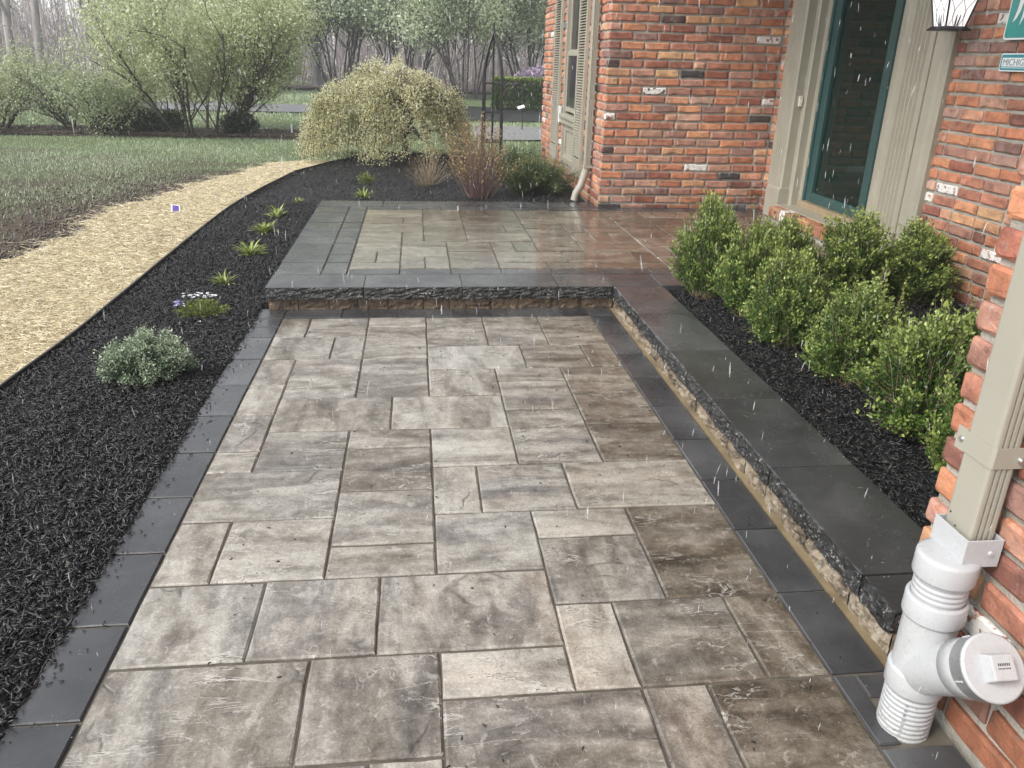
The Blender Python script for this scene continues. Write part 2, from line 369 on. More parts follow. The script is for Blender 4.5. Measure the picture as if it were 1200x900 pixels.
sheet('dark_border_bed', np.linspace(.8, 12, 20), np.linspace(17.6, 22.6, 8), lambda X, Y: gz(X, Y) + .03 + .01 * np.sin(X * 5), M['soil'])
sheet('woodland_floor', np.linspace(-150, 150, 60), np.concatenate([np.linspace(31.3, 60, 12), [120, 300]]), lambda X, Y: gz(X, Y) + .05 + .1 * np.sin(X * .3) * np.sin(Y * .2), M['litter'])

# ------------------------------------------------------------------ stone pieces
def slab_mesh(name, w, d, h, mat, ch=.004, jit=.0015):
    """stone slab centred on its top face, chamfered top rim"""
    r = random.Random(hash((round(w, 3), round(d, 3), name, random.random())))
    def ring(ins, z, n=3):
        x0, x1, y0, y1 = -w / 2 + ins, w / 2 - ins, -d / 2 + ins, d / 2 - ins; P = []
        for i in range(n): P.append((x0 + (x1 - x0) * i / n, y0))
        for i in range(n): P.append((x1, y0 + (y1 - y0) * i / n))
        for i in range(n): P.append((x1 - (x1 - x0) * i / n, y1))
        for i in range(n): P.append((x0, y1 - (y1 - y0) * i / n))
        return [(x + r.uniform(-jit, jit), y + r.uniform(-jit, jit), z) for x, y in P]
    n = 12
    v = ring(0, -h) + ring(0, -ch) + ring(ch, 0); f = []
    for k in range(2): f += [(k * n + i, k * n + (i + 1) % n, (k + 1) * n + (i + 1) % n, (k + 1) * n + i) for i in range(n)]
    f.append(tuple(range(2 * n, 3 * n)))
    me = bpy.data.meshes.new(name); me.from_pydata(v, [], f); me.materials.append(mat); me.update(); return me
def paver(parent, x0, x1, y0, y1, z, streak, tone, cool, mat='paver', name='paver', h=.055, gap=.0026):
    w_, d_ = x1 - x0 - 2 * gap, y1 - y0 - 2 * gap * (1.75 if y0 < 4.4 else 2.5)
    me = slab_mesh(name, w_, d_, h, M[mat], .0045 if mat == 'paver' else .003, .0016 if mat == 'paver' else .0006)
    o = link(name, me, parent, ((x0 + x1) / 2, (y0 + y1) / 2, z + random.uniform(-.0012, .0012)), (random.uniform(-.003, .003), random.uniform(-.003, .003), random.uniform(-.002, .002)))
    o['wet'] = float(.95 if z > .05 else max(0., min(.8, (x0 - .25) * .75 + .12))); o['streak'] = float(streak); o['tone'] = float(tone); o['cool'] = float(cool); return o

walk = sheet('walkway', np.linspace(-.895, 1.136, 6), np.linspace(-.62, 4.46, 12), lambda X, Y: 0 * X - .0068, M['sand'])
PX, PY0, PW, PD = -.742, 4.267, .1553, .159
#  col, row-from-far-edge, width, depth (modules), streak(0 along x / 1 along y), tone, cool
LAY = """0 0 1 2 1 .45 .4|1 0 2 2 0 .45 .5|2 2 1 2 1 .5 .5|0 2 2 2 1 .55 .2|0 4 1 2 1 .6 .2|1 4 2 1 0 .55 .3|1 5 2 2 0 .55 .4|0 6 1 2 1 .7 .3
1 7 3 2 1 .5 .15|0 8 1 2 1 .5 .4|0 10 1 1 0 .7 .3|1 9 2 2 0 .40 .35|0 11 3 2 0 .5 .6|3 0 2 1 0 .8 .3|3 1 2 3 0 .55 .1|3 4 2 3 0 .5 .4
5 0 2 3 0 .62 .4|7 0 2 1 0 .6 .3|7 1 2 2 0 .55 .2|9 0 2 3 0 .6 .1|5 3 3 2 1 .78 .7|8 3 2 2 0 .40 .1|10 3 1 2 1 .42 0|5 5 2 2 1 .62 .4|7 5 2 1 0 .5 .2|7 6 2 2 0 .55 .3
9 5 2 2 0 .42 0|9 7 2 2 0 .33 0|4 7 3 2 1 .70 .5|7 8 2 3 0 .58 .6|9 9 2 2 0 .30 .3|3 9 2 1 0 .55 .3|3 10 2 2 0 .30 .1|5 9 2 2 0 .72 .6
8 11 3 2 0 .85 .3|5 11 1 2 1 .78 .4|6 11 2 2 0 .52 1|3 12 2 2 0 .55 .5|3 14 2 1 0 .58 .4|5 13 2 2 0 .62 .9|7 13 2 1 0 .75 .4|9 13 2 3 0 .25 .1|7 14 2 2 1 .55 .8
0 13 1 2 1 .72 .3|1 13 2 2 0 .80 .5|0 15 2 2 1 .72 .7|2 15 2 2 1 .50 .9|4 15 3 2 1 .62 .6|7 16 1 2 1 .80 .4|8 16 2 2 0 .38 .6|10 16 1 2 1 .40 .3
0 17 3 2 1 .48 .4|3 17 2 2 1 .48 .8|5 17 2 1 0 .80 .5|5 18 3 2 0 .42 .5|8 18 1 2 1 .52 .7|9 18 2 3 0 .25 .3
0 19 2 1 0 .7 .3|2 19 2 2 1 .5 .6|4 19 1 3 1 .6 .5|0 20 2 2 0 .5 .4|2 21 2 2 1 .6 .4|5 20 3 2 1 .6 .5|8 20 1 2 1 .5 .4|0 22 2 2 0 .6 .4|4 22 3 2 1 .5 .6|7 22 2 2 0 .6 .4|9 21 2 2 0 .4 .4|9 23 2 2 0 .5 .4
0 24 3 2 0 .5 .5|3 24 2 2 1 .5 .5|5 24 2 2 0 .6 .5|7 24 2 2 0 .5 .4|2 23 2 1 0 .6 .4|9 25 2 2 0 .5 .4|0 26 2 2 1 .5 .5|2 26 3 2 0 .5 .5|5 26 2 2 0 .5 .5|7 26 2 2 0 .5 .5|9 27 2 2 0 .5 .5|0 28 3 2 0 .5 .5|3 28 2 2 0 .5 .5|5 28 2 2 0 .5 .5|7 28 2 2 0 .5 .5"""
for e in LAY.replace('\n', '|').split('|'):
    c, r_, cw, rd, st, tn, cl = [float(q) for q in e.split()]
    paver(walk, PX + c * PW, PX + (c + cw) * PW, PY0 - (r_ + rd) * PD, PY0 - r_ * PD, 0, st, tn, cl)
bd = dict(streak=0, tone=.5, cool=.5, mat='dark', name='border_paver')
for k in range(15):                                   # side borders: soldier course two modules long
    y1 = PY0 - k * 2 * PD; y0 = y1 - 2 * PD
    if k == 0:
        ys = [(y1 - PD * .9, y1 + .0), (y0, y1 - PD * .9)]
        for a, b in ys: paver(walk, -.893, PX - .001, a, b, 0, **bd); paver(walk, PX + 11 * PW + .001, 1.112, a, b, 0, **bd)
    elif k == 9:
        paver(walk, -.893, PX - .001, y0, y1, 0, **bd)
        paver(walk, PX + 11 * PW + .001, 1.022, 1.19, y1, 0, **bd); paver(walk, 1.022, 1.112, 1.325, y1, 0, **bd)   # cut round the pipe
        paver(walk, PX + 11 * PW + .001, 1.134, y0, 1.187, 0, **bd)
    elif k > 9:
        paver(walk, -.893, PX - .001, y0, y1, 0, **bd); paver(walk, PX + 11 * PW + .001, 1.134, y0, y1, 0, **bd)
    else:
        paver(walk, -.893, PX - .001, y0, y1, 0, **bd); paver(walk, PX + 11 * PW + .001, 1.112, y0, y1, 0, **bd)
xs = [-.893, -.742, -.43, -.12, .19, .50, .81, .966, 1.112]
for a, b in zip(xs[:-1], xs[1:]): paver(walk, a, b, 4.27, 4.45, 0, **bd)
mb = MB(); mb.box(1.114, 1.15, 1.4, 4.46, -.05, -.002); mb.box(1.0225, 1.136, 1.19, 1.42, -.05, -.0125); sw = mb.build('sand_joint', M['wetsand'], walk)

# bits of bark blown on the stones
def chips(name, n, rng, pos_fn, L=(.012, .04), W=(.003, .009), T=(.0015, .004), lift=.006, mat='chip', label=None, tilt=.35, parent=None, kind='stuff', cat=None):
    P = pos_fn(n, rng); n = len(P)
    l = rng.uniform(*L, n) * .5; wd = rng.uniform(*W, n) * .5; th = rng.uniform(*T, n) * .5
    az = rng.uniform(0, 2 * np.pi, n); ti = rng.normal(0, tilt, n); ro = rng.normal(0, tilt, n)
    a = np.stack([np.cos(az) * np.cos(ti), np.sin(az) * np.cos(ti), np.sin(ti)], -1)
    b = np.stack([-np.sin(az), np.cos(az), np.zeros(n)], -1); c = np.cross(a, b)
    b2 = b * np.cos(ro)[:, None] + c * np.sin(ro)[:, None]; c2 = np.cross(a, b2)
    bend = rng.normal(0, .18, n) * l
    V = []
    for s, wk in ((-1, .55), (0, 1.), (1, .45)):
        for u, v in ((-1, -1), (1, -1), (1, 1), (-1, 1)):
            V.append(P + a * (l * s)[:, None] + b2 * (wd * wk * u + bend * (s == 0))[:, None] + c2 * (th * v)[:, None] + np.array([0, 0, lift]))
    V = np.stack(V, 1).reshape(-1, 3); base = np.arange(n)[:, None, None] * 12
    q = [(0, 1, 2, 3), (8, 11, 10, 9)] + [(k * 4 + i, k * 4 + 4 + i, k * 4 + 4 + (i + 1) % 4, k * 4 + (i + 1) % 4) for k in (0, 1) for i in range(4)]
    F = (base + np.array(q)[None]).reshape(-1, 4)
    rn = np.repeat(rng.random(n), 12)
    o = link(name, np_mesh(name, V, F, M[mat], attr={'rnd': rn}), parent); tag(o, kind=kind)
    if label: o['label'] = label
    if cat: o['category'] = cat
    return o
def fn_bed(n, rng):
    y = np.where(rng.random(n) < .62, rng.uniform(.2, 1, n) ** 1.5 * 6.6 + .3, rng.uniform(6, 11.3, n))
    y = np.where(rng.random(n) < .12, rng.uniform(-.6, 1, n), y)
    xl = np.array([xe(t) for t in y]) + .02; xr = np.array([xrb(t) for t in y]) - .005
    x = xl + (xr - xl) * rng.random(n); z = gz(x, y) + .02 + rng.uniform(-.004, .018, n)
    return np.stack([x, y, z], -1)
chips('mulch_chips', 78000, RNG, fn_bed, L=(.010, .042), W=(.002, .0085), tilt=.5, label='shredded black mulch chips covering the long curved bed left of the walkway', cat='mulch')
def fn_bed2(n, rng):
    x = rng.uniform(1.40, 3.09, n); y = rng.uniform(1.5, 4.42, n); return np.stack([x, y, .092 + rng.uniform(-.004, .02, n)], -1)
chips('mulch_chips', 20000, RNG, fn_bed2, L=(.010, .042), W=(.002, .0085), tilt=.5, label='shredded black mulch chips under the boxwoods behind the low wall', cat='mulch')
def fn_scatter(n, rng):
    x = rng.uniform(-.88, 1.1, n); y = rng.uniform(.7, 4.2, n); return np.stack([x, y, np.full(n, .0015)], -1)
chips('stray_bark_bits', 170, RNG, fn_scatter, L=(.003, .012), W=(.0015, .005), T=(.001, .003), lift=.001, tilt=.05, label='tiny stray bits of black bark lying on the pavers', cat='bark bits')
def fn_spill(n, rng):
    y = rng.uniform(.6, 4.4, n); x = -.893 + np.abs(rng.normal(0, .035, n)); return np.stack([x, y, np.full(n, .002)], -1)
chips('stray_bark_bits', 260, RNG, fn_spill, L=(.003, .014), W=(.0015, .005), T=(.001, .003), lift=.001, tilt=.05, label='tiny bark bits spilled along the left dark border of the walkway', cat='bark bits')
def fn_hb(n, rng):
    x = rng.uniform(-8.5, -1.3, n); y = rng.uniform(13.3, 14.5, n); return np.stack([x, y, gz(x, y) + .04], -1)

# ------------------------------------------------------------------ patio
patio = sheet('patio', np.linspace(-.84, 3.10, 6), np.linspace(4.42, 7.28, 8), lambda X, Y: 0 * X + .1275 - .045 * ((X > 1.7) & (Y > 7.1)), M['sand'])
ZP = .135
# light field: modular random packing
FX, FY, FW, FD = -.426, 6.87, .155, .157
used = np.zeros((13, 23), bool); rr = random.Random(5)
for r_ in range(13):
    for c in range(23):
        if used[r_, c]: continue
        opts = [(2, 2), (2, 2), (3, 2), (2, 1), (1, 2), (2, 3), (3, 2)]; rr.shuffle(opts); opts += [(2, 1), (1, 1)]
        for cw, rd in opts:
            if c + cw <= 23 and r_ + rd <= 13 and not used[r_:r_ + rd, c:c + cw].any(): break
        used[r_:r_ + rd, c:c + cw] = True
        x1 = min(FX + (c + cw) * FW, 3.10)
        paver(patio, FX + c * FW, x1, FY - (r_ + rd) * FD, FY - r_ * FD, ZP, rr.random() < .3, rr.uniform(.3, .75) - .012 * c, rr.uniform(0, .4))
def row(xs, y0, y1, par=patio, z=ZP, **k):
    for a, b in zip(xs[:-1], xs[1:]): paver(par, a, b, y0, y1, z, **{**bd, **k})
row(list(np.arange(-.426, 3.1, .31)) + [3.10], 4.69, 4.827); row(list(np.arange(-.426, 3.1, .31)) + [3.10], 6.872, 7.006)
ysj = [4.69, 4.99, 5.21, 5.53, 5.75, 6.07, 6.28, 6.6, 6.80, 7.006]
for a, b in zip(ysj[:-1], ysj[1:]): paver(patio, -.575, -.43, a, b, ZP, **bd)
row([-.85, -.30, .25, .80, 1.35, 1.60], 7.01, 7.295, name='cap_stone', h=.07); row([1.602, 2.1, 2.6, 3.10], 7.01, 7.048)
for a, b in zip([4.69, 4.99, 5.53, 5.75, 6.28, 6.70], [4.99, 5.53, 5.75, 6.28, 6.70, 7.006]): paver(patio, -.85, -.579, a, b, ZP, name='cap_stone', h=.07, **{k: v for k, v in bd.items() if k != 'name'})

def rough_block(name, x0, x1, y0, y1, z0, z1, faces, mtop, mface, parent, amp=.007, nz=5, seed=0):
    """block with split (rough) faces on the sides listed in faces ('-x', '-y'), smooth top with a worn arris"""
    rng = np.random.default_rng(seed + int(x0 * 977) + int(y0 * 613)); mb = MB(); hz = z1 - z0
    def face(axis):
        L = (y1 - y0) if axis == '-x' else (x1 - x0); n = max(3, int(L / .016)); rows = []
        g = rng.normal(0, 1, (nz + 1, n + 1)); g2 = (g + np.roll(g, 1, 1) + np.roll(g, -1, 1)) / 1.7
        for j in range(nz + 1):
            r2 = []
            for i in range(n + 1):
                u, t = i / n, j / nz; d = amp * (.5 * g2[j, i] + .5 * g[j, i])
                if j == nz: d = amp * .35 * g[j, i]
                e = min(u, 1 - u) * L
                if e < .012: d *= .3; d -= .003 * (1 - e / .012)
                if axis == '-x': r2.append((x0 - d, y0 + L * u, z0 + hz * t - (.003 * abs(g[j, i]) if j == nz else 0)))
                else: r2.append((x0 + L * u, y0 - d, z0 + hz * t - (.003 * abs(g[j, i]) if j == nz else 0)))
            rows.append(r2)
        v = [p for r2 in rows for p in r2]
        f = [(j * (n + 1) + i, j * (n + 1) + i + 1, (j + 1) * (n + 1) + i + 1, (j + 1) * (n + 1) + i) for j in range(nz) for i in range(n)]
        if axis == '-x': f = [q[::-1] for q in f]
        mb.add(v, f, 1)
        top = rows[-1]
        inn = [((x0 + .006, p[1], z1) if axis == '-x' else (p[0], y0 + .006, z1)) for p in top]
        m = len(top); q = [(i, i + 1, m + i + 1, m + i) for i in range(m - 1)]
        if axis == '-x': q = [a[::-1] for a in q]
        mb.add(top + inn, q, 0)
    for a in faces: face(a)
    ix = .006 if '-x' in faces else 0; iy = .006 if '-y' in faces else 0
    v = [(x0 + ix, y0 + iy, z1), (x1, y0 + iy, z1), (x1, y1, z1), (x0 + ix, y1, z1), (x0 + ix, y0 + iy, z0), (x1, y0 + iy, z0), (x1, y1, z0), (x0 + ix, y1, z0)]
    f = [(0, 1, 2, 3), (1, 5, 6, 2), (2, 6, 7, 3), (7, 6, 5, 4)]
    if '-x' not in faces: f.append((0, 3, 7, 4))
    if '-y' not in faces: f.append((0, 4, 5, 1))
    mb.add(v, f, 0)
    cx, cy = (x0 + x1) / 2, (y0 + y1) / 2
    mb.v = [(a - cx, b - cy, c - z1) for a, b, c in mb.v]
    return mb.build(name, [M[mtop], M[mface]], parent, loc=(cx, cy, z1))
g = .002
for a, b in [(-.852, -.312), (-.312, .243), (.243, .798), (.798, 1.118)]:
    rough_block('cap_stone', a + g, b - g, 4.405, 4.687, .066, ZP, ['-y'], 'dark', 'capface', patio, .0035, nz=7)
paver(patio, 1.118, 1.41, 4.407, 4.687, ZP, name='cap_stone', h=.07, **{k: v for k, v in bd.items() if k != 'name'})
paver(patio, 1.41, 1.96, 4.407, 4.687, ZP, name='cap_stone', h=.07, **{k: v for k, v in bd.items() if k != 'name'})
paver(patio, 1.96, 2.5, 4.407, 4.687, ZP, name='cap_stone', h=.07, **{k: v for k, v in bd.items() if k != 'name'})
paver(patio, 2.5, 3.1, 4.407, 4.687, ZP, name='cap_stone', h=.07, **{k: v for k, v in bd.items() if k != 'name'})
x = -.845; i = 0
for wd in [.165, .17, .16, .17, .2, .15, .24, .16, .2, .17, .24]:
    rough_block('wall_block', x + g, min(x + wd, 1.14) - g, 4.432, 4.62, -.03, .064, ['-y'], 'block', 'blockd', patio, .004); x += wd; i += 1
    if x > 1.12: break
# low garden wall along the right of the walkway
gwall = thing('garden_wall', 'low stone wall with wide charcoal caps running between the walkway border and the boxwood bed', 'wall', (1.14, 1.46, 0))
def lb(*a, **k):
    o = rough_block(*a, **k); o.location = o.location - Vector((1.14, 1.46, 0)); return o
for a, b in [(1.604, 2.187), (2.187, 2.744), (2.744, 3.30), (3.30, 3.862), (3.862, 4.403)]:
    lb('cap_stone', 1.124, 1.415, a + g, b - g, .066, ZP, ['-x'], 'dark', 'capface', gwall, .0045)
lb('cap_stone', 1.128, 1.412, 1.456, 1.600, .066, ZP - .002, ['-x', '-y'], 'dark', 'capface', gwall, .006)
y = 1.456; i = 0
for wd in [.20, .26, .30, .18, .24, .3, .2, .26, .22, .3, .24, .26]:
    y2 = min(y + wd, 4.43); lb('wall_block', 1.136, 1.30, y + g, y2 - g, -.03, .064, ['-x'], 'block', 'block', gwall, .006, nz=6); y = y2; i += 1
    if y >= 4.43: break
# ------------------------------------------------------------------ the house
house = thing('brick_house', 'red brick house with taupe trim, louvred shutters and a dark green glass door', 'house', (1.6, 7.05, 0))
HO = Vector((1.6, 7.05, 0))
CH = .0703                                            # brick course
ZB = .10; NC = 44; ZT = ZB + NC * CH
def hb(mb, name, mats, bevel=0, parent=None):
    if parent is None or parent is house: o = mb.build(name, mats, house, bevel); o.location = -HO
    else: o = mb.build(name, mats, parent, bevel)
    return o
def wallbody(boxes, name='wall'):
    mb = MB()
    for b in boxes: mb.box(*b)
    return hb(mb, name, M['mortar'])
W_near = wallbody([(1.149, 1.5, -.62, 1.438, -.1, ZT), (1.5, 3.3, 1.2, 1.438, -.1, ZT)])
W_door = wallbody([(3.117, 3.4, 1.438, 4.80, -.1, ZT), (3.117, 3.4, 6.62, 7.062, -.1, ZT), (3.117, 3.4, 4.80, 6.62, 2.50, ZT)])
W_far = wallbody([(1.612, 3.117, 7.062, 7.4, -.1, ZT)])
W_win = wallbody([(1.612, 1.9, 7.4, 8.30, -.1, ZT), (1.612, 1.9, 9.16, 10.64, -.1, ZT), (1.612, 1.9, 8.30, 9.16, 2.25, ZT), (1.66, 1.9, 8.30, 9.16, -.1, .30), (1.9, 6.5, 10.4, 10.64, -.1, ZT)])
mb = MB(); mb.box(1.1, 7, -1, 11.0, ZT + .02, ZT + .14); mb.box(.95, 7.2, -1.1, 11.1, ZT + .14, ZT + .20)
hb(mb, 'eave', M['trim'])
BC = [((.38, .135, .062), 22), ((.44, .175, .078), 20), ((.34, .13, .075), 16), ((.26, .085, .05), 10), ((.33, .155, .105), 14), ((.40, .21, .135), 9), ((.18, .070, .048), 3),
      ((.085, .048, .04), 2.6), ((.23, .12, .095), 6), ((.06, .05, .048), 1.5), ((.12, .14, .14), 1.2), ((.46, .23, .105), 7)]
br = random.Random(11)
def brick_color():
    t = br.uniform(0, sum(w_ for _, w_ in BC))
    for c, w_ in BC:
        t -= w_
        if t <= 0: break
    k = br.uniform(.85, 1.18) * 1.26; c = tuple(min(.6, a * k) for a in c); lu = sum(c) / 3; c = tuple(a * .84 + lu * .16 for a in c)
    return c, (0. if br.random() < .022 else (.88 if br.random() < .08 else 1.))
def brick_mesh(L, seed, H_=.0535, D=.05):
    r = random.Random(seed); n = []; j = lambda a: r.uniform(-a, a)
    hx, hz = L / 2, H_ / 2; c = .006
    out = [(-hx + c, -hz), (-hx / 3, -hz), (hx / 3, -hz), (hx - c, -hz), (hx, -hz + c), (hx, hz - c), (hx - c, hz), (hx / 3, hz), (-hx / 3, hz), (-hx + c, hz), (-hx, hz - c), (-hx, -hz + c)]
    out = [(a + j(.0028), b + j(.0026)) for a, b in out]; k = len(out)
    inn = [(a * (1 - .009 / hx) + j(.002), b * (1 - .007 / hz) + j(.0015)) for a, b in out]
    # x along wall, z up, outward is -y
    v = [(a, D, b) for a, b in out] + [(a, .006, b) for a, b in out] + [(a, j(.0015), b) for a, b in inn] + [(j(.01), j(.003) - .0015, j(.005))]
    f = [(q * k + i, q * k + (i + 1) % k, (q + 1) * k + (i + 1) % k, (q + 1) * k + i) for q in (0, 1) for i in range(k)]
    f += [(2 * k + i, 2 * k + (i + 1) % k, 3 * k) for i in range(k)]
    return v, f
BV = {}
for L, key in ((.2, 's'), (.098, 'h'), (.145, 'm')):
    for q in range(4):
        v, f = brick_mesh(L, q * 7 + int(L * 1000)); me = bpy.data.meshes.new('brick'); me.from_pydata(v, [], f); me.materials.append(M['brick']); me.update(); BV[key, q] = (me, v, f, L)
bricks = []                                           # (wall object, position, rotation about z, key, variant, scale along, colour, alpha)
def lay(wall, origin, axis, length, nrm, courses, z0, ch, holes=(), start_even=0, corner=None, skip_end=False):
    """origin: start point of the wall face line, axis: unit vector along, nrm: rotation so that local -y faces out; holes: (s0, s1, z0, z1)"""
    for c in range(courses):
        z = z0 + (c + .5) * ch; s = 0.; first = True
        off = .098 if c % 2 else .2
        while s < length - .03:
            L = off if first else .2 * br.uniform(.965, 1.035)
            if not first and br.random() < .07: L = .098
            first = False
            e = min(s + L, length)
            segs = [(s, e)]
            for h0, h1, hz0, hz1 in holes:
                if hz0 < z < hz1:
                    ns = []
                    for a, b in segs:
                        if b <= h0 or a >= h1: ns.append((a, b))
                        else:
                            if a < h0: ns.append((a, h0))
                            if b > h1: ns.append((h1, b))
                    segs = ns
            for a, b in segs:
                LL = b - a
                if LL < .03: continue
                key = 's' if LL > .165 else ('m' if LL > .12 else 'h'); L0 = {'s': .2, 'm': .145, 'h': .098}[key]
                m = (a + b) / 2; p = (origin[0] + axis[0] * m, origin[1] + axis[1] * m, z + br.uniform(-.0015, .0015))
                out = br.uniform(-.003, .004); na = (math.sin(nrm), -math.cos(nrm))
                p = (p[0] + na[0] * out, p[1] + na[1] * out, p[2])
                col, al = brick_color(); bricks.append([wall, p, nrm + br.uniform(-.008, .008), key, br.randrange(4), LL / L0, ch / CH, col, al])
            s = e + .0135
lay(W_far, (1.600, 7.05), (1, 0), 1.505, 0, NC, ZB, CH)
lay(W_door, (3.105, 7.05), (0, -1), 5.60, -math.pi / 2, NC, ZB, CH, holes=[(.30, 2.37, 0, 2.5)])
lay(W_win, (1.600, 7.062), (0, 1), 3.58, -math.pi / 2, NC, ZB, CH, holes=[(1.24, 2.10, .25, 2.25)])
CN = .0762
lay(W_near, (1.137, 1.450), (0, -1), 2.07, -math.pi / 2, 41, .012, CN)
# photographed odd bricks: keep the colour list random, but pick the largest 300 in view as parts
def barea(b):
    w_, p, rot, key, v, sx, sz, c, a = b; L = {'s': .2, 'm': .145, 'h': .098}[key] * sx
    d = Vector((math.cos(rot), math.sin(rot), 0)) * L / 2
    q = proj(p)
    if q is None or not (-30 < q[0] < 1230 and -30 < q[1] < 930): return 0
    a1, a2 = proj(Vector(p) - d), proj(Vector(p) + d); b1, b2 = proj(Vector(p) - Vector((0, 0, .029))), proj(Vector(p) + Vector((0, 0, .029)))
    if None in (a1, a2, b1, b2): return 0
    u = (a2[0] - a1[0], a2[1] - a1[1]); v_ = (b2[0] - b1[0], b2[1] - b1[1])
    if w_ is W_door and (p[1] < 3.75): return 0
    if w_ is W_win and False: return 0
    return abs(u[0] * v_[1] - u[1] * v_[0])
bricks.sort(key=barea, reverse=True)
JV, JF, JC = [], [], []
for i, (wl, p, rot, key, v, sx, sz, c, a) in enumerate(bricks):
    me, bv, bf, L = BV[key, v]
    if i < 300:
        o = link('brick', me, wl, Vector(p), (0, 0, rot)); o.scale = (sx, 1, sz * (1.0)); o.color = (*c, a)
    else:
        R_ = np.array([[math.cos(rot), -math.sin(rot), 0], [math.sin(rot), math.cos(rot), 0], [0, 0, 1]])
        X = (np.array(bv) * np.array([sx, 1, sz])) @ R_.T + np.array(p); b0 = sum(len(q) for q in JV); JV.append(X)
        JF += [tuple(q + b0 for q in f) for f in bf]; JC += [(*c, a)] * len(X)
jm = bpy.data.meshes.new('brick'); jm.from_pydata(np.concatenate(JV).tolist(), [], JF); jm.materials.append(M['brickj'])
at = jm.attributes.new('tint', 'FLOAT_COLOR', 'POINT'); at.data.foreach_set('color', np.array(JC, np.float32).ravel())
o = link('brick', jm, house, -HO); tag(o, kind='stuff')

# door opening: casing, pilasters, door ------------------------------------------------
ent = thing('doorway', None, None); ent.parent = house; ent.location = -HO
del_keys = [k for k in ('label', 'category') if k in ent]
for k in del_keys: del ent[k]
def dpart(mb, name, mat, bevel=.002, parent=None): return mb.build(name, mat, parent or ent, bevel)
def fluted(x_front, x_back, y0, y1, z0, z1, nfl=5):
    """pilaster whose face (normal -x) has vertical flutes; polygon in (x, y) extruded in z"""
    poly = [(x_back, y0), (x_front + .012, y0), (x_front, y0 + .010)]
    a, b = y0 + .028, y1 - .028; w_ = (b - a) / nfl
    for i in range(nfl):
        s = a + i * w_
        poly += [(x_front, s + w_ * .12), (x_front + .016, s + w_ * .30), (x_front + .021, s + w_ * .5), (x_front + .016, s + w_ * .70), (x_front, s + w_ * .88)]
    poly += [(x_front, y1 - .010), (x_front + .012, y1), (x_back, y1)]
    return MB().prism(poly, z0, z1, 'z')
def profile(pts, z0, z1): return MB().prism(pts, z0, z1, 'z')
TOPZ = 2.36
# near side (closest to camera)
dpart(fluted(3.035, 3.115, 4.805, 5.075, .13, TOPZ), 'pilaster', M['trim'], 0)
dpart(profile([(3.12, 4.66), (3.075, 4.66), (3.06, 4.675), (3.06, 4.70), (3.048, 4.715), (3.048, 4.79), (3.062, 4.803), (3.12, 4.803)], .10, TOPZ), 'back_band', M['trim'], 0)
dpart(profile([(3.20, 5.077), (3.062, 5.077), (3.062, 5.115), (3.075, 5.122), (3.075, 5.16), (3.066, 5.168), (3.066, 5.20), (3.20, 5.20)], .24, TOPZ), 'inner_casing', M['trim'], 0)
dpart(profile([(3.205, 5.10), (3.30, 5.10), (3.30, 5.46), (3.205, 5.46)], .24, TOPZ), 'jamb', M['trim'], 0)
# far side with its stepped reveal
dpart(fluted(3.035, 3.115, 6.535, 6.755, .395, TOPZ, 4), 'pilaster', M['trim'], 0)
dpart(profile([(3.12, 6.757), (3.060, 6.757), (3.048, 6.772), (3.048, 6.83), (3.06, 6.85), (3.075, 6.865), (3.12, 6.88)], .13, TOPZ), 'back_band', M['trim'], 0)
dpart(profile([(3.26, 6.43), (3.185, 6.43), (3.185, 6.47), (3.178, 6.475), (3.12, 6.475), (3.112, 6.485), (3.112, 6.532), (3.26, 6.532)], .24, TOPZ), 'inner_casing', M['trim'], 0)
dpart(MB().box(3.018, 3.118, 6.515, 6.775, .136, .375).prism([(3.024, .375), (3.118, .375), (3.118, .395), (3.034, .395)], 6.525, 6.765, 'y'), 'plinth', M['trim'], .004)
dpart(MB().box(3.018, 3.118, 4.79, 5.09, .10, .375), 'plinth', M['trim'], .004)
dpart(MB().box(3.03, 3.3, 4.66, 6.88, TOPZ, TOPZ + .22), 'lintel', M['trim'], .006)
dpart(MB().box(3.02, 3.36, 5.105, 6.515, .225, .262), 'threshold', M['trim'], .004)
dpart(MB().box(3.16, 3.30, 5.365, 6.425, .262, .315), 'door_sill', simple('tan_sill', (.30, .235, .15), .45, .15, 12), .003)
# doorbell
bell = dpart(MB().box(3.078, 3.104, 6.508, 6.5345, 1.045, 1.125), 'doorbell', simple('cream_plastic', (.62, .58, .47), .35), .003)
dpart(MB().box(3.085, 3.097, 6.502, 6.508, 1.075, 1.095), 'button', simple('bell_button', (.75, .72, .62), .3), .002, bell)
# door
def dframe(y0, y1, z0, z1, x0, x1, s, bt=.11):
    return MB().box(x0, x1, y0, y0 + s, z0, z1).box(x0, x1, y1 - s, y1, z0, z1).box(x0 + .001, x1 - .001, y0 + s, y1 - s, z0, z0 + bt).box(x0 + .001, x1 - .001, y0 + s, y1 - s, z1 - s, z1)
door = dpart(dframe(5.475, 6.41, .317, 2.35, 3.205, 3.24, .10, .075), 'door', M['green'], .003)
dpart(MB().box(3.228, 3.232, 5.57, 6.315, .38, 2.27), 'glass_pane', M['glass'], 0, door)
dpart(MB().box(3.190, 3.206, 5.462, 5.474, .31, 2.36).box(3.190, 3.206, 6.40, 6.428, .31, 2.36), 'weather_strip', M['green'], 0, door)
for zc in (.62, 1.05, 1.5, 1.95): dpart(MB().tube([(3.196, 6.418, zc - .035), (3.196, 6.418, zc + .035)], .009, 8), 'hinge', M['dsp'], 0, door)
dpart(dframe(5.36, 6.415, .315, 2.35, 3.29, 3.33, .16, .2), 'inner_door', M['room'], 0)
hb(MB().box(3.35, 5.5, 4.85, 6.6, .2, .22).box(3.45, 3.5, 4.85, 6.6, .2, 2.5), 'inside', M['room'])
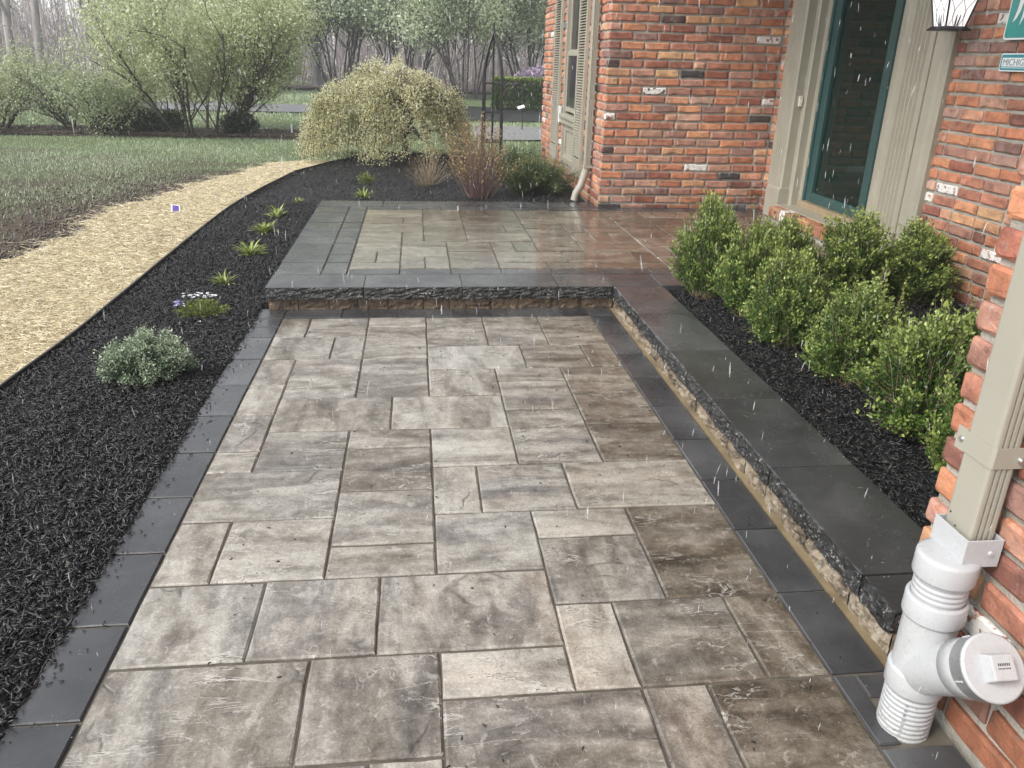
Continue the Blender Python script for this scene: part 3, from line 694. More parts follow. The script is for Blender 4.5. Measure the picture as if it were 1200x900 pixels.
# brick door step
step = thing('door_step', None, None); step.parent = house; step.location = -HO
for k in ('label', 'category'):
    if k in step: del step[k]
step.name = 'door_step'
MB().box(2.955, 3.02, 5.14, 6.45, .10, .218).build('mortar_bed', M['mortar'], step)
y = 6.46; i = 0
while y > 5.15:
    col, al = brick_color(); me_ = MB().box(-.045, .21, -.046, .046, -.055, .028).mesh('brick', M['brick'], .005) if i == 0 else me_
    o = link('brick', me_, step, (2.975, y - .048, .235 - .006), (0, 0, br.uniform(-.01, .01))); o.color = ((.36, .30, .26, 0.) if i == 2 else (*col, al)); y -= .103; i += 1

# window -------------------------------------------------------------------------------
win = thing('window', None, None); win.parent = house; win.location = -HO
for k in ('label', 'category'):
    if k in win: del win[k]
def wp(mb, name, mat, bevel=.002, parent=None): return mb.build(name, mat, parent or win, bevel)
X0, X1 = 1.632, 1.68
def wframe(y0, y1, z0, z1, s, x0=X0, x1=X1):
    return MB().box(x0, x1, y0, y0 + s, z0, z1).box(x0, x1, y1 - s, y1, z0, z1).box(x0 + .001, x1, y0 + s, y1 - s, z0, z0 + s).box(x0 + .001, x1, y0 + s, y1 - s, z1 - s, z1)
wp(wframe(8.305, 9.155, .30, 2.24, .055, 1.605, 1.66), 'frame', M['trim'])
us = wp(wframe(8.36, 9.10, 1.40, 2.185, .045, 1.642, 1.67), 'sash', M['trim']); wp(MB().box(1.654, 1.658, 8.40, 9.06, 1.44, 2.14), 'pane', M['wglass'], 0, us)
ls = wp(wframe(8.36, 9.10, .83, 1.43, .045, 1.622, 1.641), 'sash', M['trim']); wp(MB().box(1.630, 1.634, 8.40, 9.06, .87, 1.39), 'pane', M['wglass'], 0, ls)
wp(MB().box(1.57, 1.66, 8.29, 9.17, .76, .80).box(1.59, 1.66, 8.30, 9.16, .70, .76), 'sill', M['trim'], .004)
wp(wframe(8.36, 9.10, .31, .70, .07, 1.625, 1.66).box(1.645, 1.66, 8.43, 9.03, .38, .63), 'panel', M['trim'], .003)
wp(MB().box(1.572, 1.60, 9.175, 9.245, .70, .87), 'faucet_box', simple('white_box', (.7, .7, .68), .4), .004)
for y0, y1 in ((7.865, 8.265), (9.27, 9.70)):
    sh = wp(wframe(y0, y1, .275, 2.26, .05, 1.567, 1.600).box(1.572, 1.598, y0 + .05, y1 - .05, .325, .44), 'shutter', M['trim'], .002)
    lv = MB(); z = .46
    while z < 2.19:
        lv.prism([(1.570, z), (1.590, z + .012), (1.590, z + .017), (1.570, z + .005)], y0 + .05, y1 - .05, 'y'); z += .0245
    lo = lv.build('louvre', M['trim'], sh); tag(lo, kind='stuff')
    wp(MB().box(1.592, 1.599, y0 + .05, y1 - .05, .44, 2.21), 'backing', M['room'], 0, sh)

# far downspout ------------------------------------------------------------------------
ds = thing('downspout', 'long taupe downspout beside the shuttered window with a kicked-out foot at the patio edge', 'downspout', (1.55, 7.42, .1), 'rectangular taupe downspouts on the house')
def ribbed(cx, cy, wx, wy, face='-y', n=3):
    """rectangular pipe outline with rounded corners and flutes on one face"""
    x0, x1, y0, y1 = cx - wx / 2, cx + wx / 2, cy - wy / 2, cy + wy / 2; r = .007; P = []
    def arc(ax, ay, a0):
        return [(ax + r * math.cos(math.radians(a0 + t)), ay + r * math.sin(math.radians(a0 + t))) for t in (0, 30, 60, 90)]
    P += arc(x0 + r, y0 + r, 180)
    L = wx - 2 * r; st = L / (n * 2 + 1)
    for i in range(n):
        s = x0 + r + st * (2 * i + 1); P += [(s, y0), (s + st * .25, y0 + .005), (s + st * .75, y0 + .005), (s + st, y0)]
    P += arc(x1 - r, y0 + r, 270) + arc(x1 - r, y1 - r, 0) + arc(x0 + r, y1 - r, 90)
    return P
pp = ribbed(0, 0, .056, .075)
MB().prism(pp, .35, 3.0, 'z').build('pipe', M['dsp'], ds)
MB().tube([(0, 0, .36), (-.005, 0, .30), (-.045, -.01, .17), (-.09, -.02, .10), (-.105, -.025, .035)], [.036, .036, .036, .035, .034], 8, caps=False).build('elbow', M['dsp'], ds)
MB().box(-.032, .05, -.041, .041, .33, .352).build('strap', M['dsp'], ds, .002)

# near downspout + white drain fitting ---------------------------------------------------
DX, DY = 1.0935, 1.262
nd = thing('downspout', 'tall taupe downspout strapped to the near brick corner and dropping into the white drain fitting', 'downspout', (DX, DY, .475), 'rectangular taupe downspouts on the house')
pipe = MB().prism(ribbed(0, 0, .054, .080), 0.0, 2.6, 'z').build('pipe', M['dsp'], nd)
for (a, b) in ((-.0275, .028), (-.0275, .006), (-.0275, -.012), (-.0275, .021)):
    zz = {.028: .045, .006: .025, -.012: .018, .021: .012}[b]
    MB().tube([(a + .0006, b, zz), (a - .0004, b, zz)], .0022, 6).build('weep_hole', M['room'], pipe)
st = MB()
for q in range(1):
    o_ = .0022; hx, hy = .027 + o_, .040 + o_
    st.prism([(.038, .0425), (-hx + .006, hy), (-hx, hy - .006), (-hx, -hy + .006), (-hx + .006, -hy), (.040, -hy), (.040, -hy + .0016), (-hx + .007, -hy + .0016), (-hx + .0016, -hy + .007), (-hx + .0016, hy - .007), (-hx + .007, hy - .0016), (.038, hy - .0016)], .178, .222, 'z')
    st.box(-.0295, -.0275, .036, .064, .176, .224)
strap = st.build('strap', M['dsp'], nd)
MB().tube([(-.0292, .048, .200), (-.034, .048, .200)], [.007, .005], 8).build('screw', M['steel'], strap)
MB().tube([(.030, -.042, .196), (.030, -.050, .196)], [.007, .005], 8).build('screw', M['steel'], strap)

dr = thing('drain_fitting', 'white plastic drain pipe with a capped cleanout branch standing at the brick corner', 'drain pipe', (1.0535, 1.248, 0))
def lathe(prof, n=40):
    mb = MB(); v = [(r_ * math.cos(2 * math.pi * j / n), r_ * math.sin(2 * math.pi * j / n), z) for r_, z in prof for j in range(n)]
    k = len(prof); f = [(i * n + j, i * n + (j + 1) % n, (i + 1) * n + (j + 1) % n, (i + 1) * n + j) for i in range(k - 1) for j in range(n)]
    mb.add(v, f, 0, True); return mb
def corr(r0, z0, z1, n, amp):
    P = []; h = (z1 - z0) / n
    for i in range(n): P += [(r0, z0 + i * h), (r0, z0 + (i + .45) * h), (r0 - amp, z0 + (i + .55) * h), (r0 - amp, z0 + (i + .9) * h)]
    return P + [(r0, z1)]
lower = lathe(corr(.0545, -.02, .118, 11, .0016)).build('corrugated_pipe', M['pvc'], dr)
lathe([(.0545, .108), (.0585, .110), (.0600, .114), (.0600, .158), (.0585, .163), (.052, .164)]).build('collar', M['pvc'], dr)
wy = lathe([(.0540, .150), (.0540, .330)]).build('wye_body', M['pvc'], dr)
# branch leaving at 45 degrees towards the camera
bdv = Vector((.02, -.74, .68)).normalized(); s0 = Vector((0, .0, .150))
def along(t): return tuple(s0 + bdv * t)
bt = MB().tube([along(.02), along(.19)], .0525, 36, caps=False).build('branch', M['pvc'], dr)
MB().tube([along(.155), along(.157), along(.205), along(.208)], [.053, .0585, .0585, .056], 36, caps=False).build('collar', M['pvc'], dr)
MB().tube([along(.1545), along(.1555)], [.0565, .0565], 36).build('glue_ring', simple('glue_ring', (.62, .56, .38), .4), dr)
capo = MB().tube([along(.200), along(.202), along(.236), along(.2365), along(.244), along(.2455)], [.056, .0615, .0615, .064, .064, .060], 40).build('cleanout_cap', M['pvc'], dr)
# square plug boss on the cap
bz_ = bdv; bx_ = Vector((1, 0, 0)); bx_ = (bx_ - bz_ * bx_.dot(bz_)).normalized(); by_ = bz_.cross(bx_)
cc = Vector(along(.2455))
def cp(u, v, t): return tuple(cc + bx_ * u + by_ * v + bz_ * t)
k = .023; m = MB(); m.add([cp(-k - .003, -k - .003, -.002), cp(k + .003, -k - .003, -.002), cp(k + .003, k + .003, -.002), cp(-k - .003, k + .003, -.002), cp(-k, -k, .027), cp(k, -k, .027), cp(k, k, .027), cp(-k, k, .027)],
      [(0, 1, 5, 4), (1, 2, 6, 5), (2, 3, 7, 6), (3, 0, 4, 7), (4, 5, 6, 7)])
boss = m.build('plug', M['pvc'], capo, .003)
m = MB(); rl = random.Random(3)
for i in range(7):
    u = -.012 + i * .0036; m.add([cp(u, .003, .0273), cp(u + .0022, .003, .0273), cp(u + .0022, .0078, .0273), cp(u, .0078, .0273)], [(0, 1, 2, 3)])
for i in range(9):
    u = -.013 + i * .0029; m.add([cp(u, -.003, .0273), cp(u + .0018, -.003, .0273), cp(u + .0018, -.0005, .0273), cp(u, -.0005, .0273)], [(0, 1, 2, 3)])
m.build('printed_mark', simple('black_print', (.03, .03, .03), .5), capo)
for an in (20, 110, 200, 290, 340):
    a = math.radians(an); r0 = .0615
    p0 = Vector(along(.206)) + (bx_ * math.cos(a) + by_ * math.sin(a)) * r0; p1 = Vector(along(.226)) + (bx_ * math.cos(a) + by_ * math.sin(a)) * (r0 + .001)
    MB().tube([p0, p1], .0022, 6).build('cap_rib', M['pvc'], capo)
lathe([(.0560, .296), (.0600, .298), (.0605, .302), (.0605, .341), (.059, .345), (.053, .346)]).build('collar', M['pvc'], dr)
lathe(corr(.0525, .338, .400, 5, .0014)).build('threaded_pipe', M['pvc'], dr)
lathe([(.0525, .394), (.0590, .396), (.0600, .400), (.0600, .440), (.0585, .446), (.050, .449), (.0, .450)]).build('adapter_base', M['pvc'], dr)
ax0, ax1, ay0, ay1 = 1.052 - 1.0535, 1.130 - 1.0535, 1.207 - 1.248, 1.311 - 1.248; t_ = .0035
m = MB(); m.box(ax0, ax0 + t_, ay0, ay1, .440, .502).box(ax1 - t_, ax1, ay0, ay1, .440, .502).box(ax0 + t_, ax1 - t_, ay0, ay0 + t_, .4405, .5015).box(ax0 + t_, ax1 - t_, ay1 - t_, ay1, .4405, .5015).box(ax0 + t_, ax1 - t_, ay0 + t_, ay1 - t_, .4405, .446)
soc = m.build('square_socket', M['pvc'], dr, .0008)
MB().tube([(ax0 + .055, ay0 + .001, .472), (ax0 + .055, ay0 - .004, .472)], [.006, .0045], 8).build('screw', M['pvc'], soc)
# faint stamped digits down the corrugated pipe
m = MB()
for i in range(7):
    a = math.radians(228 + rl.uniform(-1, 1)); z = .088 - i * .0135
    for q in range(2):
        a0 = a + q * .06; a1 = a0 + .035; rr_ = .0549
        m.add([(rr_ * math.cos(a0), rr_ * math.sin(a0), z), (rr_ * math.cos(a1), rr_ * math.sin(a1), z), (rr_ * math.cos(a1), rr_ * math.sin(a1), z + .006), (rr_ * math.cos(a0), rr_ * math.sin(a0), z + .006)], [(0, 1, 2, 3)])
m.build('stamped_mark', simple('grey_print', (.22, .23, .25), .5), lower)

# lantern --------------------------------------------------------------------------------
LX, LY, LZ = 2.96, 4.56, 1.553
lan = thing('wall_lantern', 'black metal wall lantern with white seeded glass beside the door casing', 'lantern', (LX, LY, LZ))
lan.scale = (.80, .80, .80)
def sq(h, z): return [(-h, -h, z), (h, -h, z), (h, h, z), (-h, h, z)]
def frustum(h0, z0, h1, z1): return sq(h0, z0) + sq(h1, z1), [(0, 1, 5, 4), (1, 2, 6, 5), (2, 3, 7, 6), (3, 0, 4, 7), (3, 2, 1, 0), (4, 5, 6, 7)]
MB().add(*frustum(.100, 0, .100, .010)).add(*frustum(.100, .010, .078, .028)).build('base', M['black'], lan)
fr = MB()
for sx, sy in ((-1, -1), (1, -1), (1, 1), (-1, 1)):
    fr.tube([(sx * .072, sy * .072, .028), (sx * .122, sy * .122, .30)], .006, 4, smooth=False)
fr.build('frame', M['black'], lan)
t = NT('lit_seeded_glass'); t.set(Base_Color=(.85, .84, .86, 1), Roughness=.15, Emission_Color=(1, .96, .97, 1), Emission_Strength=.35)
t.bump(t.noise(t.obj(), 60, 3), .4, .004); M['lglass'] = t.m
MB().add(*frustum(.069, .028, .118, .298)).build('glass', M['lglass'], lan)
lead = MB()
for side in range(4):
    a = side * math.pi / 2; ca, sa = math.cos(a), math.sin(a)
    def LP(u, z):
        h = .0695 + (z - .028) / .27 * .049 + .0012; x_, y_ = u * h, -h; return (x_ * ca - y_ * sa, x_ * sa + y_ * ca, z)
    for s in (-1, 1):
        lead.tube([LP(s * (.25 + .28 * math.sin(q / 9 * math.pi * 2)), .03 + q / 9 * .25) for q in range(10)], .0016, 4)
        lead.tube([LP(s * (.75 - .3 * math.sin(q / 9 * math.pi * 1.7)), .03 + q / 9 * .25) for q in range(10)], .0016, 4)
    for s in (-.18, .2): lead.tube([LP(s * .6, .03), LP(s * .8, .08), LP(s * .8, .1)], [.006, .0045, .002], 5)
lead.build('leading', M['black'], lan)
MB().add(*frustum(.135, .30, .125, .315)).add(*frustum(.125, .315, .02, .40)).tube([(0, 0, .40), (0, 0, .45)], [.02, .008], 8).build('roof', M['black'], lan)
MB().tube([(0, 0, .44), (.03, 0, .47), (.09, 0, .47), (.15, 0, .42)], .009, 8).box(.135, .148, -.05, .05, .25, .46).build('bracket', M['black'], lan)

# signs ----------------------------------------------------------------------------------
def rrect(y0, y1, z0, z1, r, n=5):
    P = []
    for cy, cz, a0 in ((y1 - r, z0 + r, -90), (y1 - r, z1 - r, 0), (y0 + r, z1 - r, 90), (y0 + r, z0 + r, 180)):
        for i in range(n + 1):
            a = math.radians(a0 + 90 * i / n); P.append((cy + r * math.cos(a), cz + r * math.sin(a)))
    return P
M['teal'] = simple('teal_enamel', (.045, .30, .27), .3, .06, 8); M['teal2'] = simple('blue_teal_enamel', (.05, .27, .31), .3, .06, 8); M['white'] = simple('white_enamel', (.82, .84, .84), .3, .03)
SX = 3.085
sg = thing('wall_sign', 'larger upper teal sign with white rim and white plume figure on the bricks', 'sign', (SX, 4.10, 1.505))
sg.rotation_euler = (0, 0, 0)
MB().prism(rrect(-.165, .165, 0, .40, .022), 0, .010, 'x').build('rim', M['white'], sg)
MB().prism(rrect(-.156, .156, .009, .391, .015), -.0015, .0005, 'x').build('panel', M['teal'], sg)
m = MB()
def plume(pts, wd):
    n = len(pts); L, R_ = [], []
    for i, (a, b) in enumerate(pts):
        a2, b2 = pts[min(i + 1, n - 1)]; a1, b1 = pts[max(i - 1, 0)]; dx, dz = a2 - a1, b2 - b1; ll = math.hypot(dx, dz) or 1; q = wd * math.sin(math.pi * min(.95, (i + .15) / n)) ** .8
        L.append((-.0030, a - dz / ll * q, b + dx / ll * q)); R_.append((-.0030, a + dz / ll * q, b - dx / ll * q))
    m.add(L + R_, [(i, i + 1, n + i + 1, n + i) for i in range(n - 1)])
plume([(.115 - .0, .085), (.100, .105), (.085, .14), (.078, .19), (.075, .25), (.06, .32), (.03, .37)], .016)
plume([(.06, .07), (.045, .11), (.04, .17), (.045, .24), (.03, .31), (-.01, .36)], .014)
plume([(.0, .06), (-.01, .12), (.0, .2), (-.03, .28), (-.06, .33)], .016)
plume([(-.06, .08), (-.07, .15), (-.09, .22), (-.08, .29)], .012)
m.build('plume', M['white'], sg)
s2 = thing('wall_sign', 'small teal name plaque with a white lettered band under the larger sign', 'sign', (SX, 4.085, 1.352))
MB().prism(rrect(-.155, .155, 0, .088, .014), 0, .010, 'x').build('rim', M['white'], s2)
MB().prism(rrect(-.149, .149, .006, .082, .010), -.0015, .0005, 'x').build('panel', M['teal2'], s2)
MB().box(-.0026, -.0010, -.137, .137, .024, .066).box(-.0026, -.0010, -.137, .137, .0165, .0195).build('band', M['white'], s2)
fc = bpy.data.curves.new('lettering', 'FONT'); fc.body = 'MICHIGAN'; fc.size = .046; fc.extrude = .0006; fc.align_x = 'LEFT'
fo = bpy.data.objects.new('tmp', fc); COL.objects.link(fo); dg = bpy.context.evaluated_depsgraph_get(); fm = bpy.data.meshes.new_from_object(fo.evaluated_get(dg)); bpy.data.objects.remove(fo)
fm.materials.clear(); fm.materials.append(simple('grey_letter', (.20, .25, .28), .5))
lt = link('lettering', fm, s2, (-.0034, .130, .029), (math.pi / 2, 0, -math.pi / 2))
# ------------------------------------------------------------------ plants
def leaves_mesh(name, P, D, size, width, mat, rng, tipv, fold=.35, spread=1.0, rnd=None):
    """P points (n,3), D directions the leaves point to; folded 4-vertex leaves"""
    n = len(P); D = D / np.maximum(np.linalg.norm(D, axis=1, keepdims=True), 1e-6)
    r = rng.normal(0, 1, (n, 3)); S = np.cross(D, r); S /= np.maximum(np.linalg.norm(S, axis=1, keepdims=True), 1e-6); N = np.cross(S, D)
    L = size * rng.uniform(.7, 1.25, n)[:, None]; W = L * width
    b = P; t = P + D * L; m = P + D * L * .45
    l = m + S * W * .5 + N * W * fold * .5; q = m - S * W * .5 + N * W * fold * .5
    V = np.stack([b, q, t, l], 1).reshape(-1, 3); i = np.arange(n)[:, None] * 4
    F = np.concatenate([i + np.array([[0, 1, 2]]), i + np.array([[0, 2, 3]])], 0)
    rn = rng.random(n) if rnd is None else rnd
    return np_mesh(name, V, F, mat, attr={'rnd': np.repeat(rn, 4), 'tip': np.repeat(tipv, 4)})
def sticks_mesh(name, A, B, ra, rb, mat, n=3):
    """many tapered n-sided sticks A->B"""
    A = np.asarray(A, float); B = np.asarray(B, float); k = len(A); D = B - A; D /= np.maximum(np.linalg.norm(D, axis=1, keepdims=True), 1e-9)
    up = np.where(np.abs(D[:, 2:3]) > .9, np.array([[1., 0, 0]]), np.array([[0, 0, 1.]])); S = np.cross(D, up); S /= np.linalg.norm(S, axis=1, keepdims=True); N = np.cross(S, D)
    ra = np.broadcast_to(ra, (k,)); rb = np.broadcast_to(rb, (k,)); V = []
    for P, r in ((A, ra), (B, rb)):
        for j in range(n):
            a = 2 * np.pi * j / n; V.append(P + (S * np.cos(a) + N * np.sin(a)) * r[:, None])
    V = np.stack(V, 1).reshape(-1, 3); i = np.arange(k)[:, None] * 2 * n
    q = np.array([(j, (j + 1) % n, n + (j + 1) % n, n + j) for j in range(n)])
    F = (i[:, :, None] + q[None]).reshape(-1, 4)
    return np_mesh(name, V, F, mat, n > 4)
def shoots(rng, n, env, base_r, height, bend=.25):
    """n curved shoots from a base disc to points inside the envelope; returns start, control, end"""
    E = env(n, rng); a = rng.uniform(0, 2 * np.pi, n); r = base_r * np.sqrt(rng.random(n))
    S = np.stack([r * np.cos(a), r * np.sin(a), np.zeros(n)], -1) + np.stack([E[:, 0] * .12, E[:, 1] * .12, np.zeros(n)], -1)
    C = (S + E) / 2 + rng.normal(0, .06 * height, (n, 3)); C[:, :2] -= E[:, :2] * bend * .3; C[:, 2] += height * bend * .25
    return S, C, E
def bez(S, C, E, t):
    t = t[..., None]; return (1 - t) ** 2 * S + 2 * t * (1 - t) * C + t ** 2 * E
def bezd(S, C, E, t):
    t = t[..., None]; return 2 * (1 - t) * (C - S) + 2 * t * (E - C)
def dome(rx, ry, h, lo=.15, pw=.5, zmin=.12, bump=.12):
    def f(n, rng):
        a = rng.uniform(0, 2 * np.pi, n); z = rng.random(n) ** .8; z = zmin + (1 - zmin) * z
        rr_ = np.sqrt(np.clip(1 - (np.clip(z - .35, 0, 1) / .65) ** 2, 0, 1)) * (1 - np.clip(.35 - z, 0, 1) * .8)
        k = rng.uniform(lo, 1, n) ** pw * (1 + bump * np.sin(a * 3 + z * 5) + rng.normal(0, .05, n))
        return np.stack([rx * rr_ * np.cos(a) * k, ry * rr_ * np.sin(a) * k, h * z * (.9 + .1 * k) * rng.uniform(.92, 1.1, n)], -1)
    return f
def clumped(env, nc, jit):
    def f(n, rng):
        c = env(nc, rng); i = rng.integers(0, nc, n); return c[i] + rng.normal(0, 1, (n, 3)) * jit * np.array([1, 1, .9])
    return f
def bush(name, label, cat, loc, rng, env, h, nsh, npl, leaf, lw, lmat, smat, base_r=.05, t0=.45, stem_r=.003, group=None, up=.35, tipk=1.0, stray=0, out=.8, sub=0, zoff=0, bend=.25):
    root = thing(name, label, cat, loc, group)
    S, C, E = shoots(rng, nsh, env, base_r, h, bend)
    if stray:
        k = rng.choice(nsh, stray, replace=False); E[k] *= 1.12; E[k, 2] += .10 * h
    # stems in 3 segments
    A, B, ra, rb = [], [], [], []
    for i in range(3):
        ta, tb = np.full(nsh, i / 3), np.full(nsh, (i + 1) / 3); A.append(bez(S, C, E, ta)); B.append(bez(S, C, E, tb)); ra.append(np.full(nsh, stem_r * (1 - i * .28))); rb.append(np.full(nsh, stem_r * (1 - (i + 1) * .28)))
    A, B, ra, rb = map(np.concatenate, (A, B, ra, rb))
    link('stem', sticks_mesh('stem', A, B, ra, rb, smat), root)
    T = t0 + (1 - t0) * (np.arange(npl)[None, :] + rng.random((nsh, npl))) / npl
    s = (slice(None), None)
    P = bez(S[:, None], C[:, None], E[:, None], T); D = bezd(S[:, None], C[:, None], E[:, None], T)
    D = D / np.linalg.norm(D, axis=2, keepdims=True)
    side = rng.normal(0, 1, P.shape); side /= np.linalg.norm(side, axis=2, keepdims=True)
    if sub: P = P + side * np.abs(rng.normal(0, sub, P.shape[:2]))[..., None]
    Dl = D * .7 + side * out + np.array([0, 0, up])
    tip = np.clip((T - .80) / .2, 0, 1) * tipk * rng.random(nsh)[:, None] ** .6
    rnd = np.clip(rng.random(P.shape[:2]) * .6 + rng.random(nsh)[:, None] * .4, 0, 1)
    link('foliage', leaves_mesh('foliage', P.reshape(-1, 3), Dl.reshape(-1, 3), leaf, lw, lmat, rng, tip.ravel(), rnd=rnd.ravel()), root)
    return root
def retag(o, label, loc, rz, sc):
    o['label'] = label; o.location = loc; o.rotation_euler = (0, 0, rz); o.scale = sc; return o

L_box = m_leaf('boxwood_leaf', (.018, .060, .012), (.115, .205, .036), (.40, .48, .14), .33, .15)
boxes = []
for k in range(4):
    r_ = np.random.default_rng(40 + k)
    boxes.append(bush('boxwood', 'boxwood', 'boxwood', (0, 0, 0), r_, clumped(dome(.215, .215, .45, .5, .5, .07, .12), 100, .019), .46, 700, 44, .0155, .62, L_box, M['twigt'], .07, .14, .0020, 'young boxwoods in the raised bed', stray=8, sub=.008, up=.45))
BX = [(1.66, 4.33, .98, 'tallest narrow yellow green boxwood at the far corner of the bed touching the patio', 0, (.92, .92, 1.22)),
      (1.76, 3.96, .3, 'second boxwood from the patio in the front row along the charcoal caps', 1, (.95, .95, 1.12)),
      (1.76, 3.50, 2.1, 'third boxwood from the patio in the front row along the charcoal caps', 2, (1.0, 1.0, 1.0)),
      (1.84, 3.02, 4.0, 'fourth front row boxwood, with long upright yellow sprigs behind it', 3, (1.0, 1.0, .90)),
      (1.84, 2.50, 5.1, 'bushy front row boxwood with one tall leafy sprig, next to the nearest one', 0, (1.12, 1.12, 1.0)),
      (1.80, 2.10, 1.2, 'nearest boxwood, half hidden behind the downspout corner', 1, (.85, .85, .88)),
      (2.12, 4.32, 2.7, 'back row boxwood at the left of the door step', 2, (.9, .9, 1.0)),
      (2.46, 4.24, 3.6, 'rounded back row boxwood in front of the middle of the glass door', 3, (1.22, 1.22, 1.08)),
      (2.84, 4.20, .7, 'dark rounded back row boxwood against the fluted door casing', 0, (1.15, 1.15, .98))]
seen = set()
for x, y, rz, lab, k, sc in BX:
    o = boxes[k] if k not in seen else copy_tree(boxes[k]); seen.add(k); retag(o, lab, (x, y, .09), rz, sc)
# long sprigs on two of them
def sprig_mesh(rng, n, h, spread, lean=(0, 0)):
    S = rng.normal(0, spread, (n, 3)) * [1, 1, 0]; E = S + np.stack([rng.normal(lean[0], .04, n), rng.normal(lean[1], .04, n), rng.uniform(.8, 1.1, n) * h], -1); C = (S + E) / 2 + rng.normal(0, .02, (n, 3))
    return S, C, E
for (x, y, z, n, h) in ((2.00, 3.12, .22, 5, .36), (1.95, 2.62, .20, 3, .36)):
    r_ = np.random.default_rng(int(x * 100)); SS, CC, EE = sprig_mesh(r_, n, h, .03)
    par = [o for o in bpy.data.objects if o.name.startswith('boxwood') and abs(o.location.x - x) < .3 and abs(o.location.y - y) < .25][0]
    mi = Matrix.LocRotScale(par.location, par.rotation_euler, par.scale).inverted()
    for k in range(n):
        S, C, E = SS[k:k + 1], CC[k:k + 1], EE[k:k + 1]
        T = np.linspace(.2, 1, 26)[None, :]; P = bez(S[:, None], C[:, None], E[:, None], T); D = bezd(S[:, None], C[:, None], E[:, None], T); D /= np.linalg.norm(D, axis=2, keepdims=True)
        sd_ = r_.normal(0, 1, P.shape); sd_ /= np.linalg.norm(sd_, axis=2, keepdims=True); mid = C * .5 + (S + E) * .25
        o = link('sprig', sticks_mesh('sprig', np.concatenate([S, mid]), np.concatenate([mid, E]), .0022, .0012, M['twigt']), par); o.matrix_basis = mi @ Matrix.Translation((x, y, z))
        link('sprig_leaves', leaves_mesh('sprig_leaves', P.reshape(-1, 3), (D * .5 + sd_ * .8 + np.array([0, 0, .3])).reshape(-1, 3), .022, .6, L_box, r_, np.clip(T.ravel() * .9, 0, 1)), o)
# bare woody plant in the bed
L_new = m_leaf('fresh_leaf', (.05, .10, .02), (.14, .20, .05), (.25, .30, .08), .35, .15)
r_ = np.random.default_rng(3)
hy = bush('hydrangea', 'bare stemmed shrub with a few fresh leaves in the black mulch by the wall', 'shrub', (2.55, 2.95, .09), r_, dome(.22, .25, .30, .4, .6, .3), .3, 22, 3, .05, .5, L_new, M['twigt'], .07, .25, .0035, up=.5)

# dwarf spruce
L_spr = m_leaf('spruce_needle', (.05, .10, .05), (.19, .28, .17), (.58, .66, .50), .4, .0)
r_ = np.random.default_rng(9)
sp = bush('dwarf_spruce', 'low blue green dwarf conifer spreading on the black mulch, largest plant in the left bed', 'conifer', (-1.20, 3.44, -.01), r_, clumped(dome(.195, .165, .20, .6, .45, .06, .16), 70, .015), .22, 900, 44, .0115, .42, L_spr, M['bark'], .06, .5, .0022, sub=.008, up=.2, out=1.0)
# candytuft: low mat with white and lilac flowers
L_can = m_leaf('candytuft_leaf', (.06, .12, .02), (.18, .25, .05), (.30, .36, .08), .4, .1)
r_ = np.random.default_rng(12)
ca = bush('flowering_groundcover', 'low yellow green groundcover cushion with small white and lilac flowers', 'groundcover', (-1.19, 4.35, -.01), r_, dome(.165, .13, .09, .2, .5, .1), .1, 260, 22, .011, .35, L_can, M['twigt'], .07, .4, .0015, up=.5)
PET = {}
def flowers(name, n, rng, posf, col, size, par):
    P = posf(n, rng); mb_P = np.repeat(P, 5, 0); a = np.tile(np.arange(5) * 2 * np.pi / 5, n) + np.repeat(rng.random(n), 5)
    D = np.stack([np.cos(a), np.sin(a), np.full(5 * n, .35)], -1)
    t_ = PET.get(name) or NT(name + '_petal'); PET[name] = t_; t_.set(Base_Color=(*col, 1), Roughness=.5)
    return link(name, leaves_mesh(name, mb_P, D, size, .8, t_.m, rng, np.zeros(5 * n)), par)
for _q in range(26): flowers('white_flower', 1, r_, lambda n, g_: np.stack([g_.uniform(-.12, .08, n), g_.uniform(.02, .11, n), g_.uniform(.085, .11, n)], -1), (.75, .74, .78), .011, ca)
for _q in range(14): flowers('lilac_flower', 1, r_, lambda n, g_: np.stack([g_.normal(-.10, .02, n), g_.normal(-.03, .025, n), g_.uniform(.07, .10, n)], -1), (.50, .45, .78), .011, ca)
flowers('white_flower', 1, r_, lambda n, g_: np.array([[.03, -.16, .02]]), (.75, .75, .78), .012, ca)

# daylily-like tufts: arching strap leaves
t_ = NT('strap_leaf'); at_ = t_.attr('rnd'); t_.set(Base_Color=t_.ramp(at_, [(0., (.12, .19, .03)), (.7, (.32, .40, .08)), (1., (.52, .52, .24))]), Roughness=.4); L_str = t_.m
def tuft_mesh(rng, n, length, wd):
    V, F, RN = [], [], []; K = 6
    for i in range(n):
        a = rng.uniform(0, 2 * math.pi); L = length * rng.uniform(.6, 1.1); el = math.radians(rng.uniform(35, 82)); p = np.array([rng.normal(0, .012), rng.normal(0, .012), 0.]); rn = rng.random(); b = len(V)
        for k in range(K):
            w_ = wd * (1 - (k / (K - 1)) ** 2.5) * .5 + .0003; s_ = np.array([-math.sin(a), math.cos(a), 0]); V += [p + s_ * w_ + [0, 0, w_ * .5], p, p - s_ * w_ + [0, 0, w_ * .5]]; RN += [rn] * 3
            p = p + np.array([math.cos(a) * math.cos(el), math.sin(a) * math.cos(el), math.sin(el)]) * L / K; el -= rng.uniform(.08, .32)
        for k in range(K - 1): F += [(b + k * 3 + q, b + k * 3 + q + 1, b + k * 3 + q + 4, b + k * 3 + q + 3) for q in (0, 1)]
    return np_mesh('blades', np.array(V), np.array(F), L_str, attr={'rnd': RN})
